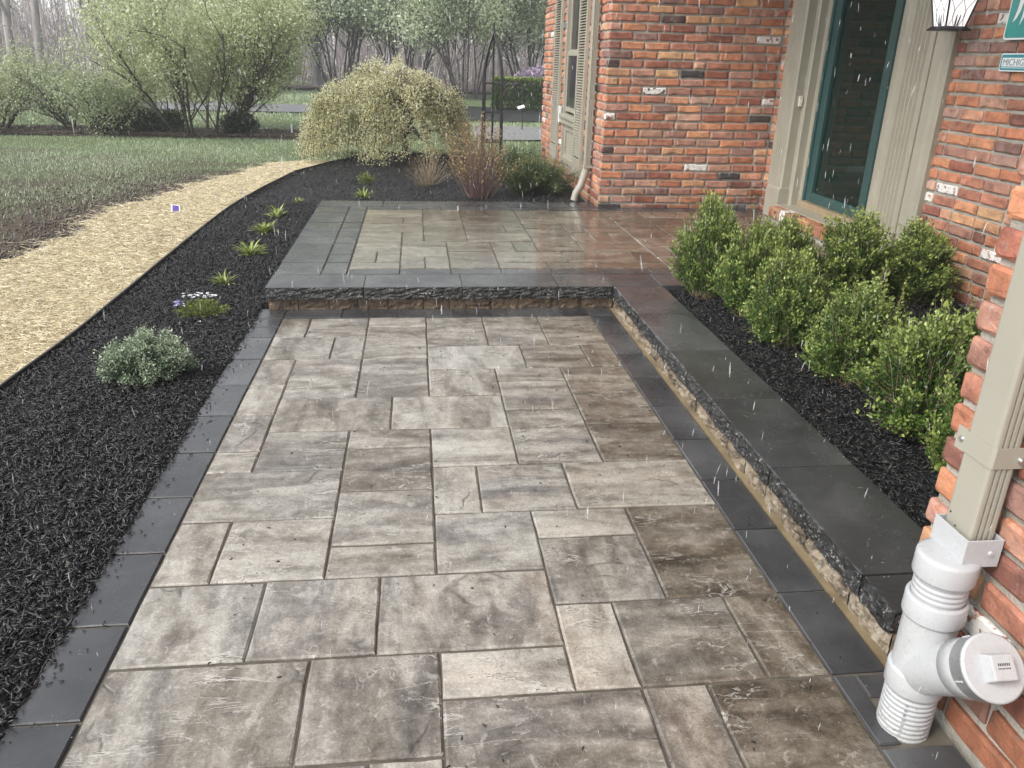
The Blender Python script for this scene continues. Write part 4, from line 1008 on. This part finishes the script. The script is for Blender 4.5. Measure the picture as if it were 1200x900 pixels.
TF = [(-1.19, 4.92, .8, 'small yellow green strap leaf tuft nearest to the flowering groundcover'), (-1.14, 5.55, 1.1, 'second yellow green strap leaf tuft from the groundcover, with long thin blades'),
      (-1.15, 6.15, 1.05, 'yellow green strap leaf tuft just in front of the upper patio corner, third in line'), (-1.13, 6.66, 1., 'fourth yellow green strap leaf tuft in line beside the patio'),
      (-1.05, 7.30, .6, 'tiny fifth tuft beside the far corner of the patio')]
tm = [tuft_mesh(np.random.default_rng(60 + k), 56, .17, .012) for k in range(3)]
for i, (x, y, s_, lab) in enumerate(TF):
    root = thing('strap_leaf_tuft', lab, 'plant', (x, y, float(gz(x, y)) + .015), 'yellow green tufts in the left bed', i * 1.3); root.scale = (s_, s_, s_)
    link('blades', tm[i % 3], root)
root = thing('strap_leaf_tuft', 'pale green tuft just behind the far patio edge', 'plant', (-.50, 7.62, .09), 'yellow green tufts in the left bed'); link('blades', tm[0], root)
bush('flowering_groundcover', 'small pale flowering cushion in the far black mulch behind the patio', 'groundcover', (-.53, 8.55, .09), np.random.default_rng(5), dome(.11, .10, .12, .2, .5, .1), .12, 90, 14, .016, .4, L_can, M['twigt'], .04, .4, .0015)
# far bed: twiggy shrubs, juniper
L_yel = m_leaf('yellow_leaf', (.56, .54, .28), (.84, .81, .55), (.90, .87, .74), .5, .48)
L_yel2 = m_leaf('bronze_leaf', (.20, .15, .06), (.42, .34, .15), (.55, .42, .30), .5, .25)
bush('twiggy_shrub', 'small bare twiggy shrub standing alone in the far black mulch', 'shrub', (.11, 8.42, .08), np.random.default_rng(21), dome(.30, .26, .38, .5, .5, .45), .38, 95, 3, .014, .5, L_yel2, M['twigt'], .05, .5, .003, bend=.1)
bush('twiggy_shrub', 'taller reddish twiggy shrub with sparse yellow leaves just behind the patio', 'shrub', (.58, 7.72, .08), np.random.default_rng(22), dome(.42, .34, .78, .4, .5, .35), .78, 230, 9, .021, .6, L_yel2, M['twigr'], .08, .5, .0032, bend=.1)
L_jun = m_leaf('juniper_needle', (.030, .060, .022), (.10, .15, .055), (.26, .30, .12), .45, .05)
bush('juniper', 'dark green feathery juniper at the house corner near the far downspout', 'juniper', (1.18, 8.00, .08), np.random.default_rng(23), clumped(dome(.42, .36, .36, .5, .5, .08, .15), 60, .035), .38, 480, 44, .020, .28, L_jun, M['bark'], .12, .35, .003, sub=.012, up=.3, group='junipers by the window')
bush('juniper', 'looser dark juniper behind the first one, under the trellis', 'juniper', (1.12, 8.85, .08), np.random.default_rng(24), dome(.42, .34, .42, .3, .5, .08, .15), .42, 260, 40, .022, .28, L_jun, M['bark'], .12, .35, .003, sub=.012, up=.3, group='junipers by the window')

# weeping maple with yellow young leaves
def weeping(loc):
    rng = np.random.default_rng(31); root = thing('weeping_maple', 'wide weeping tree with pale yellow young leaves and dark crooked branches in the far bed', 'tree', loc)
    n = 130; A, B, RA, RB, tips = [], [], [], [], []
    # trunk and main arms
    tr = [(0, 0, 0), (.02, .02, .22), (-.03, .05, .42), (.03, .04, .60)]
    arms = []
    mbt = MB(); mbt.tube(tr, [.055, .045, .04, .035], 8)
    for i in range(11):
        a = i * 2 * math.pi / 11 + rng.uniform(-.2, .2); R_ = rng.uniform(.45, .75); p = Vector(tr[2 + i % 2]); pts = [p.copy()]
        for k in range(7):
            t = (k + 1) / 7; pts.append(p + Vector((math.cos(a) * R_ * t + rng.normal(0, .05), math.sin(a) * R_ * t + rng.normal(0, .05), .42 * math.sin(t * 2.2) + rng.normal(0, .05))))
        arms.append(pts); mbt.tube(pts, [.026 * (1 - .1 * k) for k in range(8)], 6)
    # the crooked bare limb on the right
    cr = [(.05, -.18, .40), (.13, -.3, .47), (.20, -.38, .38), (.28, -.44, .42), (.36, -.5, .47), (.50, -.55, .47), (.66, -.6, .42), (.80, -.62, .40)]
    mbt.tube(cr, [.03, .028, .026, .022, .02, .016, .012, .007], 6); mbt.tube([(.20, -.38, .38), (.26, -.42, .31), (.31, -.45, .30)], [.018, .014, .008], 5); mbt.tube([(.0, -.1, .40), (-.16, -.3, .46), (-.36, -.42, .50), (-.55, -.5, .62)], [.024, .02, .014, .006], 6)
    mbt.build('trunk', M['bark'], root)
    # drooping twigs carrying the leaves over a wide dome
    N = 2700; ca_ = rng.uniform(0, 2 * np.pi, 95); cr_ = np.sqrt(rng.random(95)); ch_ = rng.normal(0, .07, 95); ci = rng.integers(0, 95, N); cx_ = cr_[ci] * np.cos(ca_[ci]) + rng.normal(0, .075, N); cy_ = cr_[ci] * np.sin(ca_[ci]) + rng.normal(0, .075, N); a = np.arctan2(cy_, cx_); rho = np.minimum(np.hypot(cx_, cy_), 1.03); lobes = 1 + .10 * np.sin(a * 3 + 1) + .08 * np.sin(a * 7)
    rx = (1.06 - .24 * np.cos(a)) * lobes; h = 1.10 * np.clip(1 - rho ** 2.6 * .95, 0, 1) ** .55 * (1 + .06 * np.sin(a * 5 + rho * 9)) + ch_[ci] + rng.normal(0, .025, N)
    S = np.stack([np.cos(a) * rho * rx - .10, np.sin(a) * rho * .95, h], -1); low = np.where(np.cos(a) > .2, .42, .08)
    S[:, 2] = np.where((rng.random(N) < .22) & (rho > .6) & (np.cos(a) < .3), rng.uniform(.2, .6, N), S[:, 2]); S[:, 2] = np.maximum(S[:, 2], .22); drop = rng.uniform(.06, .24, N) * (.4 + rho * .9); drop = np.minimum(drop, S[:, 2] - low * rng.uniform(.9, 1.3, N)); drop = np.maximum(drop, .03)
    E = S + np.stack([np.cos(a) * .10 + rng.normal(0, .05, N), np.sin(a) * .10 + rng.normal(0, .05, N), -drop], -1); C = S + np.stack([np.cos(a) * .09, np.sin(a) * .09, np.full(N, .02)], -1)
    link('twigs', sticks_mesh('twigs', np.concatenate([S, C]), np.concatenate([C, E]), .0035, .002, M['bark']), root)
    K = 36; T = rng.random((N, K)); P = bez(S[:, None], C[:, None], E[:, None], T) + rng.normal(0, .036, (N, K, 3)); D = rng.normal(0, .7, P.shape) + np.array([0, 0, -.5])
    rnd = np.clip(rng.random((N, K)) * .5 + rng.random(N)[:, None] * .5, 0, 1); tip = np.clip((P[..., 2] - .75) / .5, 0, 1) * .6 * rng.random((N, K))
    link('foliage', leaves_mesh('foliage', P.reshape(-1, 3), D.reshape(-1, 3),   .027, .62, L_yel, rng, tip.ravel(), rnd=rnd.ravel()), root)
    return root
wm_ = weeping((-.16, 10.75, .08)); wm_.scale = (.93, .93, .90)
L_fill = L_yel

# trellis
tl = thing('garden_trellis', 'tall thin black metal obelisk trellis with a pointed top in the far bed', 'trellis', (.99, 10.9, .07))
W_, Z1 = .165, .98
for i in range(4):
    a = i * math.pi / 2 + math.radians(35); cx_, cy_ = math.cos(a) * W_, math.sin(a) * W_
    pts = [(cx_, cy_, 0), (cx_, cy_, Z1)] + [(cx_ * math.cos(t * 1.45) ** .8, cy_ * math.cos(t * 1.45) ** .8, Z1 + .52 * t) for t in (.2, .4, .6, .8, .95)] + [(0, 0, Z1 + .60)]
    MB().tube(pts, .0135, 6).build('upright', M['black'], tl)
MB().tube([(0, 0, .1), (0, 0, Z1 + .70)], .013, 6).build('centre_rod', M['black'], tl)
for z in (.25, .62, .97):
    pts = [(math.cos(i * math.pi / 2 + math.radians(35)) * (W_ + .004), math.sin(i * math.pi / 2 + math.radians(35)) * (W_ + .004), z) for i in range(5)]
    MB().tube(pts, .009, 6, smooth=False).tube([pts[0], pts[2]], .007, 5).build('ring', M['black'], tl)

# bed edging
pts = []
for i in range(60):
    y = -.6 + (11.3 + .6) * i / 59; pts.append((xe(y), y))
m = MB()
for (a, b) in zip(pts[:-1], pts[1:]):
    za, zb = float(gz(0, a[1])), float(gz(0, b[1])); dx, dy = b[0] - a[0], b[1] - a[1]; L = math.hypot(dx, dy); nx, ny = -dy / L * .006, dx / L * .006
    m.add([(a[0] - nx, a[1] - ny, za - .05), (b[0] - nx, b[1] - ny, zb - .05), (b[0] + nx, b[1] + ny, zb - .05), (a[0] + nx, a[1] + ny, za - .05), (a[0] - nx, a[1] - ny, za + .045), (b[0] - nx, b[1] - ny, zb + .045), (b[0] + nx, b[1] + ny, zb + .045), (a[0] + nx, a[1] + ny, za + .045)], [(4, 5, 6, 7), (0, 1, 5, 4), (2, 3, 7, 6)])
rt = thing('bed_edging', 'dark brown metal edging strip curving between the straw and the black mulch', 'edging', (0, 0, 0)); m.build('strip', M['edge'], rt)
MB().tube([(x + .0, y, float(gz(0, y)) + .046) for x, y in pts], .007, 5).build('top_bead', M['black'], rt)
# plant tag in the straw
tg = thing('plant_tag', 'small purple and white plant tag lying tilted on the straw', 'tag', (-2.0, 6.94, .09), rz=math.radians(20))
tm_ = MB().box(-.035, .035, -.05, .05, -.001, .001).mesh('card', M['white']); o = link('card', tm_, tg, (0, 0, .02), (math.radians(38), math.radians(12), 0))
o2 = link('print', MB().box(-.024, .024, -.034, .040, .0012, .0022).mesh('print', simple('purple_print', (.13, .07, .38), .4)), o)

# straw and grass
def fn_straw(n, rng):
    y = rng.uniform(.0, 1, n) ** 1.1 * 8.4 + 2.0; xl = np.array([xso(t) for t in y]); xr = np.array([xe(t) for t in y]) - .01
    u = rng.random(n); x = xr + (xl - xr) * (u ** .9) * 1.0 - np.abs(rng.normal(0, .10, n)) * (rng.random(n) < .25) + 0
    return np.stack([np.minimum(x, xr), y, gz(x, y) + .012 + rng.uniform(0, .012, n)], -1)
t_ = NT('straw_fibre'); a_ = t_.attr('rnd'); t_.set(Base_Color=t_.ramp(a_, [(0., (.36, .28, .15)), (.5, (.76, .66, .43)), (1., (.92, .85, .66))]), Roughness=.5); M['straw'] = t_.m
chips('straw', 62000, RNG, fn_straw, L=(.03, .11), W=(.0014, .0030), T=(.001, .0018), lift=.0, mat='straw', tilt=.12, label='pale golden straw scattered over the seeded strip beside the bed', cat='straw')
def fn_clod(n, rng):
    y = rng.uniform(4.5, 9.5, n); xl = np.array([xso(t) for t in y]); x = np.where(rng.random(n) < .66, xl + rng.normal(-.14, .18, n), xl - 1.3 * rng.random(n)); m_ = rng.random(n) < .10; x = np.where(m_, -1.95 + rng.normal(0, .10, n), x); y = np.where(m_, 6.05 + rng.normal(0, .13, n), y); m_ = rng.random(n) < .05; x = np.where(m_, xl + .7 * rng.random(n), x); return np.stack([x, y, gz(x, y) + .008], -1)
t_ = NT('soil_clod'); t_.set(Base_Color=(.105, .082, .062, 1), Roughness=.6); M['clod'] = t_.m
chips('soil_clods', 3400, RNG, fn_clod, L=(.010, .035), W=(.006, .020), T=(.004, .012), lift=.0, mat='clod', tilt=.6, label='dark soil clods and debris along the lawn side of the straw', cat='soil')
def grass(name, n, rng, posf, h, wd, mat, label):
    P = posf(n, rng); n = len(P); az = rng.uniform(0, 2 * np.pi, n); ln = rng.uniform(0, .7, n); H_ = h * rng.uniform(.5, 1.2, n)
    b = np.stack([-np.sin(az), np.cos(az), np.zeros(n)], -1) * (wd * rng.uniform(.7, 1.3, n))[:, None]
    tdir = np.stack([np.cos(az) * np.sin(ln), np.sin(az) * np.sin(ln), np.cos(ln)], -1)
    V = np.stack([P - b, P + b, P + tdir * H_[:, None]], 1).reshape(-1, 3); F = np.arange(3 * n).reshape(n, 3)
    pn = .5 + .5 * np.sin(P[:, 0] * 1.7 + 1.3 * np.sin(P[:, 1] * 1.1)) * np.sin(P[:, 1] * 1.9 + P[:, 0] * .6)
    rn = np.repeat(np.clip(rng.random(n) * .6 + pn * .4, 0, 1), 3)
    o = link(name, np_mesh(name, V, F, mat, attr={'rnd': rn})); tag(o, kind='stuff', label=label, cat='grass'); return o
t_ = NT('grass_blade'); a_ = t_.attr('rnd'); t_.set(Base_Color=t_.ramp(a_, [(0., (.20, .22, .11)), (.35, (.26, .34, .18)), (.7, (.36, .44, .27)), (.9, (.50, .53, .40)), (1., (.58, .54, .42))]), Roughness=.4); M['grass'] = t_.m
def lawn_fn(n, rng):
    y = 5.2 + rng.random(n) ** .9 * 8.2; x = -1.2 - rng.random(n) * (y * .75 + 1.2); xl = np.array([xso(t) if t < 10.4 else xe(min(t, 11.35)) - .0 for t in y])
    d = xl - x; pn = .5 + .5 * np.sin(x * 2.1 + y * .7) * np.sin(y * 2.7 - x)
    k = (d > .0) & (rng.random(n) < np.clip((d * .42 + (y - 6.4) * .13) * (.35 + 1.1 * pn), .05, 1)); return np.stack([x[k], y[k], gz(x[k], y[k]) - .012], -1)
grass('lawn_grass', 190000, RNG, lawn_fn, .032, .0022, M['grass'], 'short patchy pale green lawn grass thinning towards the straw')
def lawn2(n, rng):
    y = 10.6 + rng.random(n) * 10; x = -1.3 + rng.random(n) * (y * .34 - 1.2); k = ~((y > 13.5) & (y < 16.4) & (x > 1.0)) & ~((y > 17.9) & (x > .7)) & ~((y < 11.5) & (x > np.array([xe(min(t, 11.3)) for t in y])))
    x, y = x[k], y[k]; return np.stack([x, y, gz(x, y) - .012], -1)
grass('lawn_grass', 60000, RNG, lawn2, .05, .004, M['grass'], 'pale green grass behind the far end of the black mulch bed')
def lawn3(n, rng):
    y = 14.5 + rng.random(n) ** .8 * 16; x = 0 - rng.random(n) * (y * .75 + 2); k = ~((y > 19.1) & (y < 22.1)); x, y = x[k], y[k]; return np.stack([x, y, gz(x, y) - .012], -1)
grass('lawn_grass', 110000, RNG, lawn3, .06, .007, M['grass'], 'pale lawn beyond the dark hedge row and across the grey road')
# snow grains lying on the stones
# ------------------------------------------------------------------ background: shrubs, hedge, trees
def tree_sticks(rng, h, spread, depth=4, r0=.12, split=(3, 5), lean=.15, first=.35, stems=1, up=.35, wob=.08):
    A, B, RA, RB, tips = [], [], [], [], []
    def grow(p, d, L, r, lev):
        n = 4 if lev < 2 else 3; pts = [p]; q = p.copy(); dd = d.copy()
        for k in range(n):
            dd = dd + rng.normal(0, wob * (1 + lev * .6), 3) + np.array([0, 0, up * .12]); dd /= np.linalg.norm(dd); q = q + dd * L / n; pts.append(q.copy())
        for k in range(n): A.append(pts[k]); B.append(pts[k + 1]); RA.append(r * (1 - .45 * k / n)); RB.append(r * (1 - .45 * (k + 1) / n))
        if lev == depth: tips.extend([(pts[-1], dd), (pts[-2], dd)]); return
        m = rng.integers(*split) + (2 if lev == 0 else 0)
        for j in range(m):
            t = first + (1 - first) * (j + rng.random()) / m if lev == 0 else .25 + .75 * (j + rng.random()) / m
            idx = min(n - 1, int(t * n)); fr = t * n - idx; bp = pts[idx] * (1 - fr) + pts[idx + 1] * fr
            a = rng.uniform(0, 2 * np.pi); s = np.array([math.cos(a), math.sin(a), 0.]); nd = dd * (.55 + .2 * rng.random()) + s * spread * rng.uniform(.6, 1.1) + np.array([0, 0, up]); nd /= np.linalg.norm(nd)
            grow(bp, nd, L * rng.uniform(.45, .68), r * (1 - .45 * t) * .55, lev + 1)
    for s_ in range(stems):
        a = rng.uniform(0, 2 * np.pi); d = np.array([math.cos(a) * lean, math.sin(a) * lean, 1.]); d /= np.linalg.norm(d)
        grow(np.array([math.cos(a) * .03 * stems, math.sin(a) * .03 * stems, 0.]), d, h * rng.uniform(.5, .62), r0, 0)
    return np.array(A), np.array(B), np.array(RA), np.array(RB), tips
def leafy(name, label, cat, loc, rng, args, leaf, lw, nl, lmat, bmat, jit=.12, group=None, droop=.0, rz=0):
    root = thing(name, label, cat, loc, group, rz); A, B, RA, RB, tips = tree_sticks(rng, **args)
    link('trunk', sticks_mesh('trunk', A, B, RA, RB, bmat, 5), root)
    if nl:
        T = np.array([t[0] for t in tips]); D = np.array([t[1] for t in tips]); i = rng.integers(0, len(T), nl)
        back = rng.random(nl)[:, None] * .35
        P = T[i] - D[i] * back + rng.normal(0, jit, (nl, 3)); dd = D[i] * .5 + rng.normal(0, .7, (nl, 3)) + np.array([0, 0, -droop])
        rn = np.clip(rng.random(nl) * .55 + (i % 97) / 97 * .45, 0, 1); tip = (rng.random(nl) < .3) * rng.random(nl)
        link('crown', leaves_mesh('crown', P, dd, leaf, lw, lmat, rng, tip, rnd=rn), root)
    return root
L_oli = m_leaf('pale_shrub_leaf', (.25, .31, .15), (.56, .63, .37), (.88, .88, .74), .5, .42)
L_wil = m_leaf('grey_green_leaf', (.32, .40, .25), (.60, .69, .50), (.85, .88, .79), .5, .42)
vase = dict(depth=4, split=(3, 5), lean=.85, first=.05, up=.22)
leafy('flowering_shrub', 'large pale leaved vase shaped shrub, tallest in the row beyond the lawn', 'shrub', (-3.45, 13.85, .08), np.random.default_rng(71), dict(h=2.6, spread=.78, r0=.024, stems=17, **{**vase, 'lean': .62, 'up': .3}), .042, .6, 62000, L_oli, M['bark'], .075, 'pale shrubs in the row beyond the lawn')
leafy('flowering_shrub', 'medium pale leaved twiggy shrub left of the tallest one in the row', 'shrub', (-5.05, 13.85, .08), np.random.default_rng(72), dict(h=1.32, spread=.85, r0=.022, stems=12, **vase), .034, .6, 20000, L_oli, M['bark'], .06, 'pale shrubs in the row beyond the lawn')
leafy('flowering_shrub', 'pale leaved shrub cut off by the left edge of the view', 'shrub', (-6.75, 13.85, .08), np.random.default_rng(73), dict(h=1.45, spread=.9, r0=.022, stems=12, **vase), .034, .6, 20000, L_oli, M['bark'], .07, 'pale shrubs in the row beyond the lawn')
L_drk = m_leaf('dark_shrub_leaf', (.012, .028, .012), (.045, .075, .03), (.10, .13, .06), .35, .05)
hedr = bush('dark_shrub', 'small rounded dark evergreen shrub left of centre, under the medium pale shrub', 'shrub', (-4.80, 13.72, .08), np.random.default_rng(75), dome(.27, .27, .34, .3, .45, .05), .34, 260, 30, .028, .6, L_drk, M['bark'], .06, .4, .004, group='dark rounded shrubs in the row beyond the lawn', sub=.01)
for x, lab, sc in ((-4.22, 'dark rounded evergreen shrub just left of the tallest pale shrub', (1.0, 1.0, 1.15)), (-3.85, 'dark evergreen shrub half under the tallest pale shrub', (.9, .9, 1.1)), (-2.80, 'widest dark rounded evergreen shrub, right of the tallest pale shrub', (1.35, 1.1, 1.12))):
    retag(copy_tree(hedr), lab, (x, 13.72, .08), x * 3, sc)
chips('brown_mulch', 5000, RNG, fn_hb, L=(.03, .08), W=(.01, .02), T=(.004, .008), lift=.0, mat='clod', tilt=.5, label='brown mulch along the shrub row beyond the lawn', cat='mulch')
# big multi-stemmed shrubs / small trees before the wood
mult = dict(depth=4, split=(3, 5), lean=.30, first=.30, up=.40)
bigs = []
for k in range(2):
    bigs.append(leafy('multi_stem_tree', 'tree', 'tree', (0, 0, 0), np.random.default_rng(80 + k), dict(h=5.6, spread=.9, r0=.032, stems=12, **mult), .11, .5, 46000, L_wil, M['bark'], .20, 'grey green many stemmed trees across the road', .5))
BT = [(-4.9, 29.3, 0, 1.0, 'many stemmed grey green tree left of the weeping maple, near the pole'), (-2.6, 30.0, 1, 1.05, 'many stemmed grey green tree just behind the top of the weeping maple'), (-.3, 29.0, 0, 1.0, 'grey green many stemmed tree directly above the right half of the maple'),
      (1.6, 27.5, 1, .95, 'grey green many stemmed tree behind the black trellis'), (3.9, 29.5, 0, 1.0, 'grey green tree closest to the house corner, above the clipped hedge'), (-8.6, 30.5, 1, 1.1, 'grey green tree behind the tallest pale shrub'), (6.6, 30, 1, 1.0, 'grey green tree hidden mostly by the house wall')]
sn = set()
for x, y, k, s_, lab in BT:
    o = bigs[k] if k not in sn else copy_tree(bigs[k]); sn.add(k); retag(o, lab, (x, y, .08), x * 2.1, (s_, s_, s_))
# bare trees of the wood
M['barkp'] = simple('pale_winter_bark', (.30, .27, .26), .8, .3, 1.2)
bare = []
for k in range(3):
    bare.append(leafy('bare_tree', 'bare', 'tree', (0, 0, 0), np.random.default_rng(90 + k), dict(h=13, spread=.75, r0=.20, depth=5, split=(3, 5), lean=.05, first=.25, up=.35), .1, .5, 0, None, M['barkp'], group='bare trees of the wood behind'))
t_ = NT('budding_haze'); a_ = t_.attr('rnd'); t_.set(Base_Color=t_.ramp(a_, [(0., (.26, .23, .21)), (1., (.48, .44, .38))]), Roughness=.8); M['bud'] = t_.m
rt_ = np.random.default_rng(99); nb = 0
spots = [(-11.3, 25.6, 1.0, 0), (-10.7, 25.9, .9, 1)]
for i in range(38): spots.append((rt_.uniform(-40, 16) , rt_.uniform(33, 58), rt_.uniform(.75, 1.1), rt_.integers(0, 3)))
sn = set()
for i, (x, y, s_, k) in enumerate(spots):
    k = int(k); o = bare[k] if k not in sn else copy_tree(bare[k]); sn.add(k)
    retag(o, ('dark bare tree trunk standing nearest, leftmost at the upper left' if i == 0 else 'second dark bare trunk, just right of the leftmost one') if i < 2 else 'bare winter tree in the wood beyond the road, ' + ('far left behind the pale shrubs' if x < -y * .33 else 'behind the tallest pale shrub' if x < -y * .17 else 'behind the weeping tree and pole' if x < -y * .02 else 'behind the black trellis'), (x, y, .08), rt_.uniform(0, 6), (s_, s_, s_))
    if i < 2: [c.data.materials.__setitem__(0, M['bark']) for c in []]; o.scale = (.62, .62, .9)
for k in (0, 1, 2):
    if k not in sn:
        for c in list(bare[k].children): bpy.data.objects.remove(c)
        bpy.data.objects.remove(bare[k])
# far wood: dense thin stems and undergrowth reading as one mass
n = 4500; x = RNG.uniform(-75, 45, n); y = RNG.uniform(36, 75, n); hh = RNG.uniform(2, 9, n) * np.where(RNG.random(n) < .6, .45, 1.1)
A = np.stack([x, y, np.full(n, .05)], -1); B = A + np.stack([RNG.normal(0, .5, n), RNG.normal(0, .5, n), hh], -1)
A2 = A + (B - A) * RNG.uniform(.2, .9, n)[:, None]; B2 = A2 + np.stack([RNG.normal(0, .9, n), RNG.normal(0, .9, n), RNG.uniform(.5, 2, n)], -1)
A3 = A2 + (B2 - A2) * .5; B3 = A3 + RNG.normal(0, .6, (n, 3)) + [0, 0, .6]
o = link('distant_wood', sticks_mesh('distant_wood', np.concatenate([A, A2, A3]), np.concatenate([B, B2, B3]), np.concatenate([np.full(n, .05), np.full(n, .025), np.full(n, .02)]), .012, M['barkp'], 3)); tag(o, 'grey brown mass of bare stems and brush in the far wood', 'woodland', kind='stuff')
n = 26000; x = RNG.uniform(-70, 40, n); y = RNG.uniform(35, 72, n); z = RNG.random(n) ** 1.4 * 9 + .1
o = link('distant_twigs', leaves_mesh('distant_twigs', np.stack([x, y, z], -1), RNG.normal(0, 1, (n, 3)) + [0, 0, 1], .38, .16, M['bud'], RNG, np.zeros(n))); tag(o, 'hazy budding twigs filling the far wood', 'woodland', kind='stuff')
# clipped hedge and rhododendron to the right
L_hed = m_leaf('clipped_hedge_leaf', (.03, .07, .015), (.11, .18, .04), (.30, .38, .08), .45, .05)
hg = thing('clipped_hedge', 'long flat topped clipped green hedge seen between the trellis and the house', 'hedge', (4.6, 21.7, .05))
n = 42000; rh = np.random.default_rng(101); X = rh.uniform(-2.6, 4, n); f = rh.integers(0, 3, n); Y = rh.uniform(-.35, .35, n); Z = rh.uniform(.03, .80, n)
Y = np.where(f == 0, -.35 + np.abs(rh.normal(0, .03, n)), Y); Z = np.where(f == 1, .78 - np.abs(rh.normal(0, .025, n)), Z); X = np.where(f == 2, -2.6 + np.abs(rh.normal(0, .04, n)), X)
D = rh.normal(0, .6, (n, 3)) + np.stack([np.zeros(n), -1. * (f == 0), .5 + 1. * (f == 1)], -1)
link('foliage', leaves_mesh('foliage', np.stack([X, Y, Z], -1), D, .075, .65, L_hed, rh, (Z > .74) * rh.random(n)), hg)
nn = 80; link('stem', sticks_mesh('stem', np.stack([np.linspace(-2.5, 3.9, nn), rh.normal(0, .1, nn), np.zeros(nn)], -1), np.stack([np.linspace(-2.5, 3.9, nn) + rh.normal(0, .1, nn), rh.normal(0, .15, nn), np.full(nn, .6)], -1), .02, .01, M['bark']), hg)
L_rho = m_leaf('rhododendron_bloom', (.16, .12, .17), (.38, .27, .43), (.58, .50, .62), .5, .2)
bush('rhododendron', 'purple flowering shrub behind the clipped hedge, left of the house corner', 'shrub', (3.65, 24.0, -.1), np.random.default_rng(103), dome(1.1, .6, 1.16, .5, .35, .70), 1.4, 330, 26, .075, .8, L_rho, M['bark'], .2, .62, .012, sub=.03)
# stake with pale cap, white marker, pole and wire
sl = thing('garden_stake', 'thin dark stake with a pale tilted top beside the dark border bed', 'stake', (1.98, 15.6, .08))
MB().tube([(0, 0, 0), (0, 0, .40)], .010, 6).build('rod', M['black'], sl); m = MB(); m.box(-.065, .065, -.05, .05, -.010, .010); o = m.build('top', M['white'], sl, .006); o.location = (-.03, 0, .42); o.rotation_euler = (.35, -.3, 0)
mk = thing('marker_post', 'short white marker post at the right end of the shrub row', 'post', (-2.02, 13.9, .08)); MB().tube([(0, 0, 0), (0, 0, .17)], .014, 8).tube([(0, 0, .17), (0, 0, .178)], [.017, .012], 8).build('post', M['white'], mk)
pl = thing('utility_pole', 'grey utility pole rising among the trees above the weeping maple', 'pole', (-3.72, 33.5, .08)); MB().tube([(0, 0, 0), (0, 0, 9.5)], [.20, .15], 12).build('shaft', simple('grey_pole', (.30, .30, .30), .6, .2, 2), pl)
MB().box(-1.0, 1.0, -.05, .05, 8.6, 8.72).build('crossarm', M['barkp'], pl)
wr = MB(); wr.tube([(-16.5 + 12.8 * t, 30.5 + 3.0 * t, 3.55 + .15 * t - .5 * math.sin(math.pi * t)) for t in [i / 12 for i in range(13)]], .016, 4)
o = wr.build('overhead_wire', M['black']); tag(o, 'thin dark wire sagging between the trees at the upper left', 'wire')
# ------------------------------------------------------------------ falling wet snow, grains
t_ = NT('wet_snow'); t_.set(Base_Color=(.86, .87, .90, 1), Roughness=.4, Specular_IOR_Level=.5, Alpha=.26); M['snow'] = t_.m
n = 4600; rs = np.random.default_rng(111); y = .7 + rs.random(n) ** 1.2 * 15; x = (rs.random(n) - .52) * (1.2 + y * 1.5); z = rs.random(n) * np.minimum(3.2, 1.3 + y * .16) + .1
k = (y > .9) & ((x < 1.05) | ((y > 1.6) & (y < 6.9) & (x < 2.9) & (z > .4))); x, y, z = x[k], y[k], z[k]; n = len(x)
d = np.stack([rs.normal(.02, .10, n), rs.normal(0, .12, n), -np.ones(n)], -1); d /= np.linalg.norm(d, axis=1, keepdims=True)
ln = rs.uniform(.008, .030, n)[:, None] * (.75 + .10 * np.minimum(y, 9))[:, None]; rad = rs.uniform(.0006, .0013, n) * (.8 + .10 * np.minimum(y, 9)); C = np.stack([x, y, z], -1)
o = link('falling_snow', sticks_mesh('falling_snow', np.concatenate([C - d * ln / 2, C]), np.concatenate([C, C + d * ln / 2]), np.concatenate([rad * .25, rad]), np.concatenate([rad, rad * .35]), M['snow'], 4)); tag(o, 'light wet snow falling through the air in front of everything', 'snow', kind='stuff')
n = 1500; x = rs.uniform(-.89, 1.12, n); y = rs.uniform(.8, 4.4, n) ; z = np.full(n, .0008); C = np.stack([x, y, z], -1)
n2 = 350; C2 = np.stack([rs.uniform(1.13, 1.41, n2), rs.uniform(1.5, 4.6, n2), np.full(n2, ZP + .0012)], -1); n3 = 500; C3 = np.stack([rs.uniform(-.84, 1.6, n3), rs.uniform(4.42, 6.9, n3), np.full(n3, ZP + .0012)], -1)
C = np.concatenate([C, C2, C3]); n = len(C); az = rs.uniform(0, 6.28, n); d = np.stack([np.cos(az), np.sin(az), rs.uniform(0, .2, n)], -1) * rs.uniform(.0008, .0022, n)[:, None]
o = link('snow_grains', sticks_mesh('snow_grains', C - d, C + d, rs.uniform(.0004, .001, n), .0004, M['snow'], 4)); tag(o, 'tiny melting snow grains lying on the wet stones', 'snow', kind='stuff')
# ------------------------------------------------------------------ misty air
t_ = bpy.data.materials.new('mist'); t_.use_nodes = True; q = t_.node_tree; q.nodes.clear(); vo = q.nodes.new('ShaderNodeVolumePrincipled'); oo = q.nodes.new('ShaderNodeOutputMaterial')
vo.inputs['Color'].default_value = (.985, .99, 1, 1); vo.inputs['Density'].default_value = .0036; vo.inputs['Anisotropy'].default_value = .2; q.links.new(vo.outputs[0], oo.inputs['Volume'])
HAZE = True
if HAZE:
    o = MB().box(-90, 60, -12, 90, -1.2, 16).build('haze', t_); tag(o, kind='stuff')
#END_PART_4
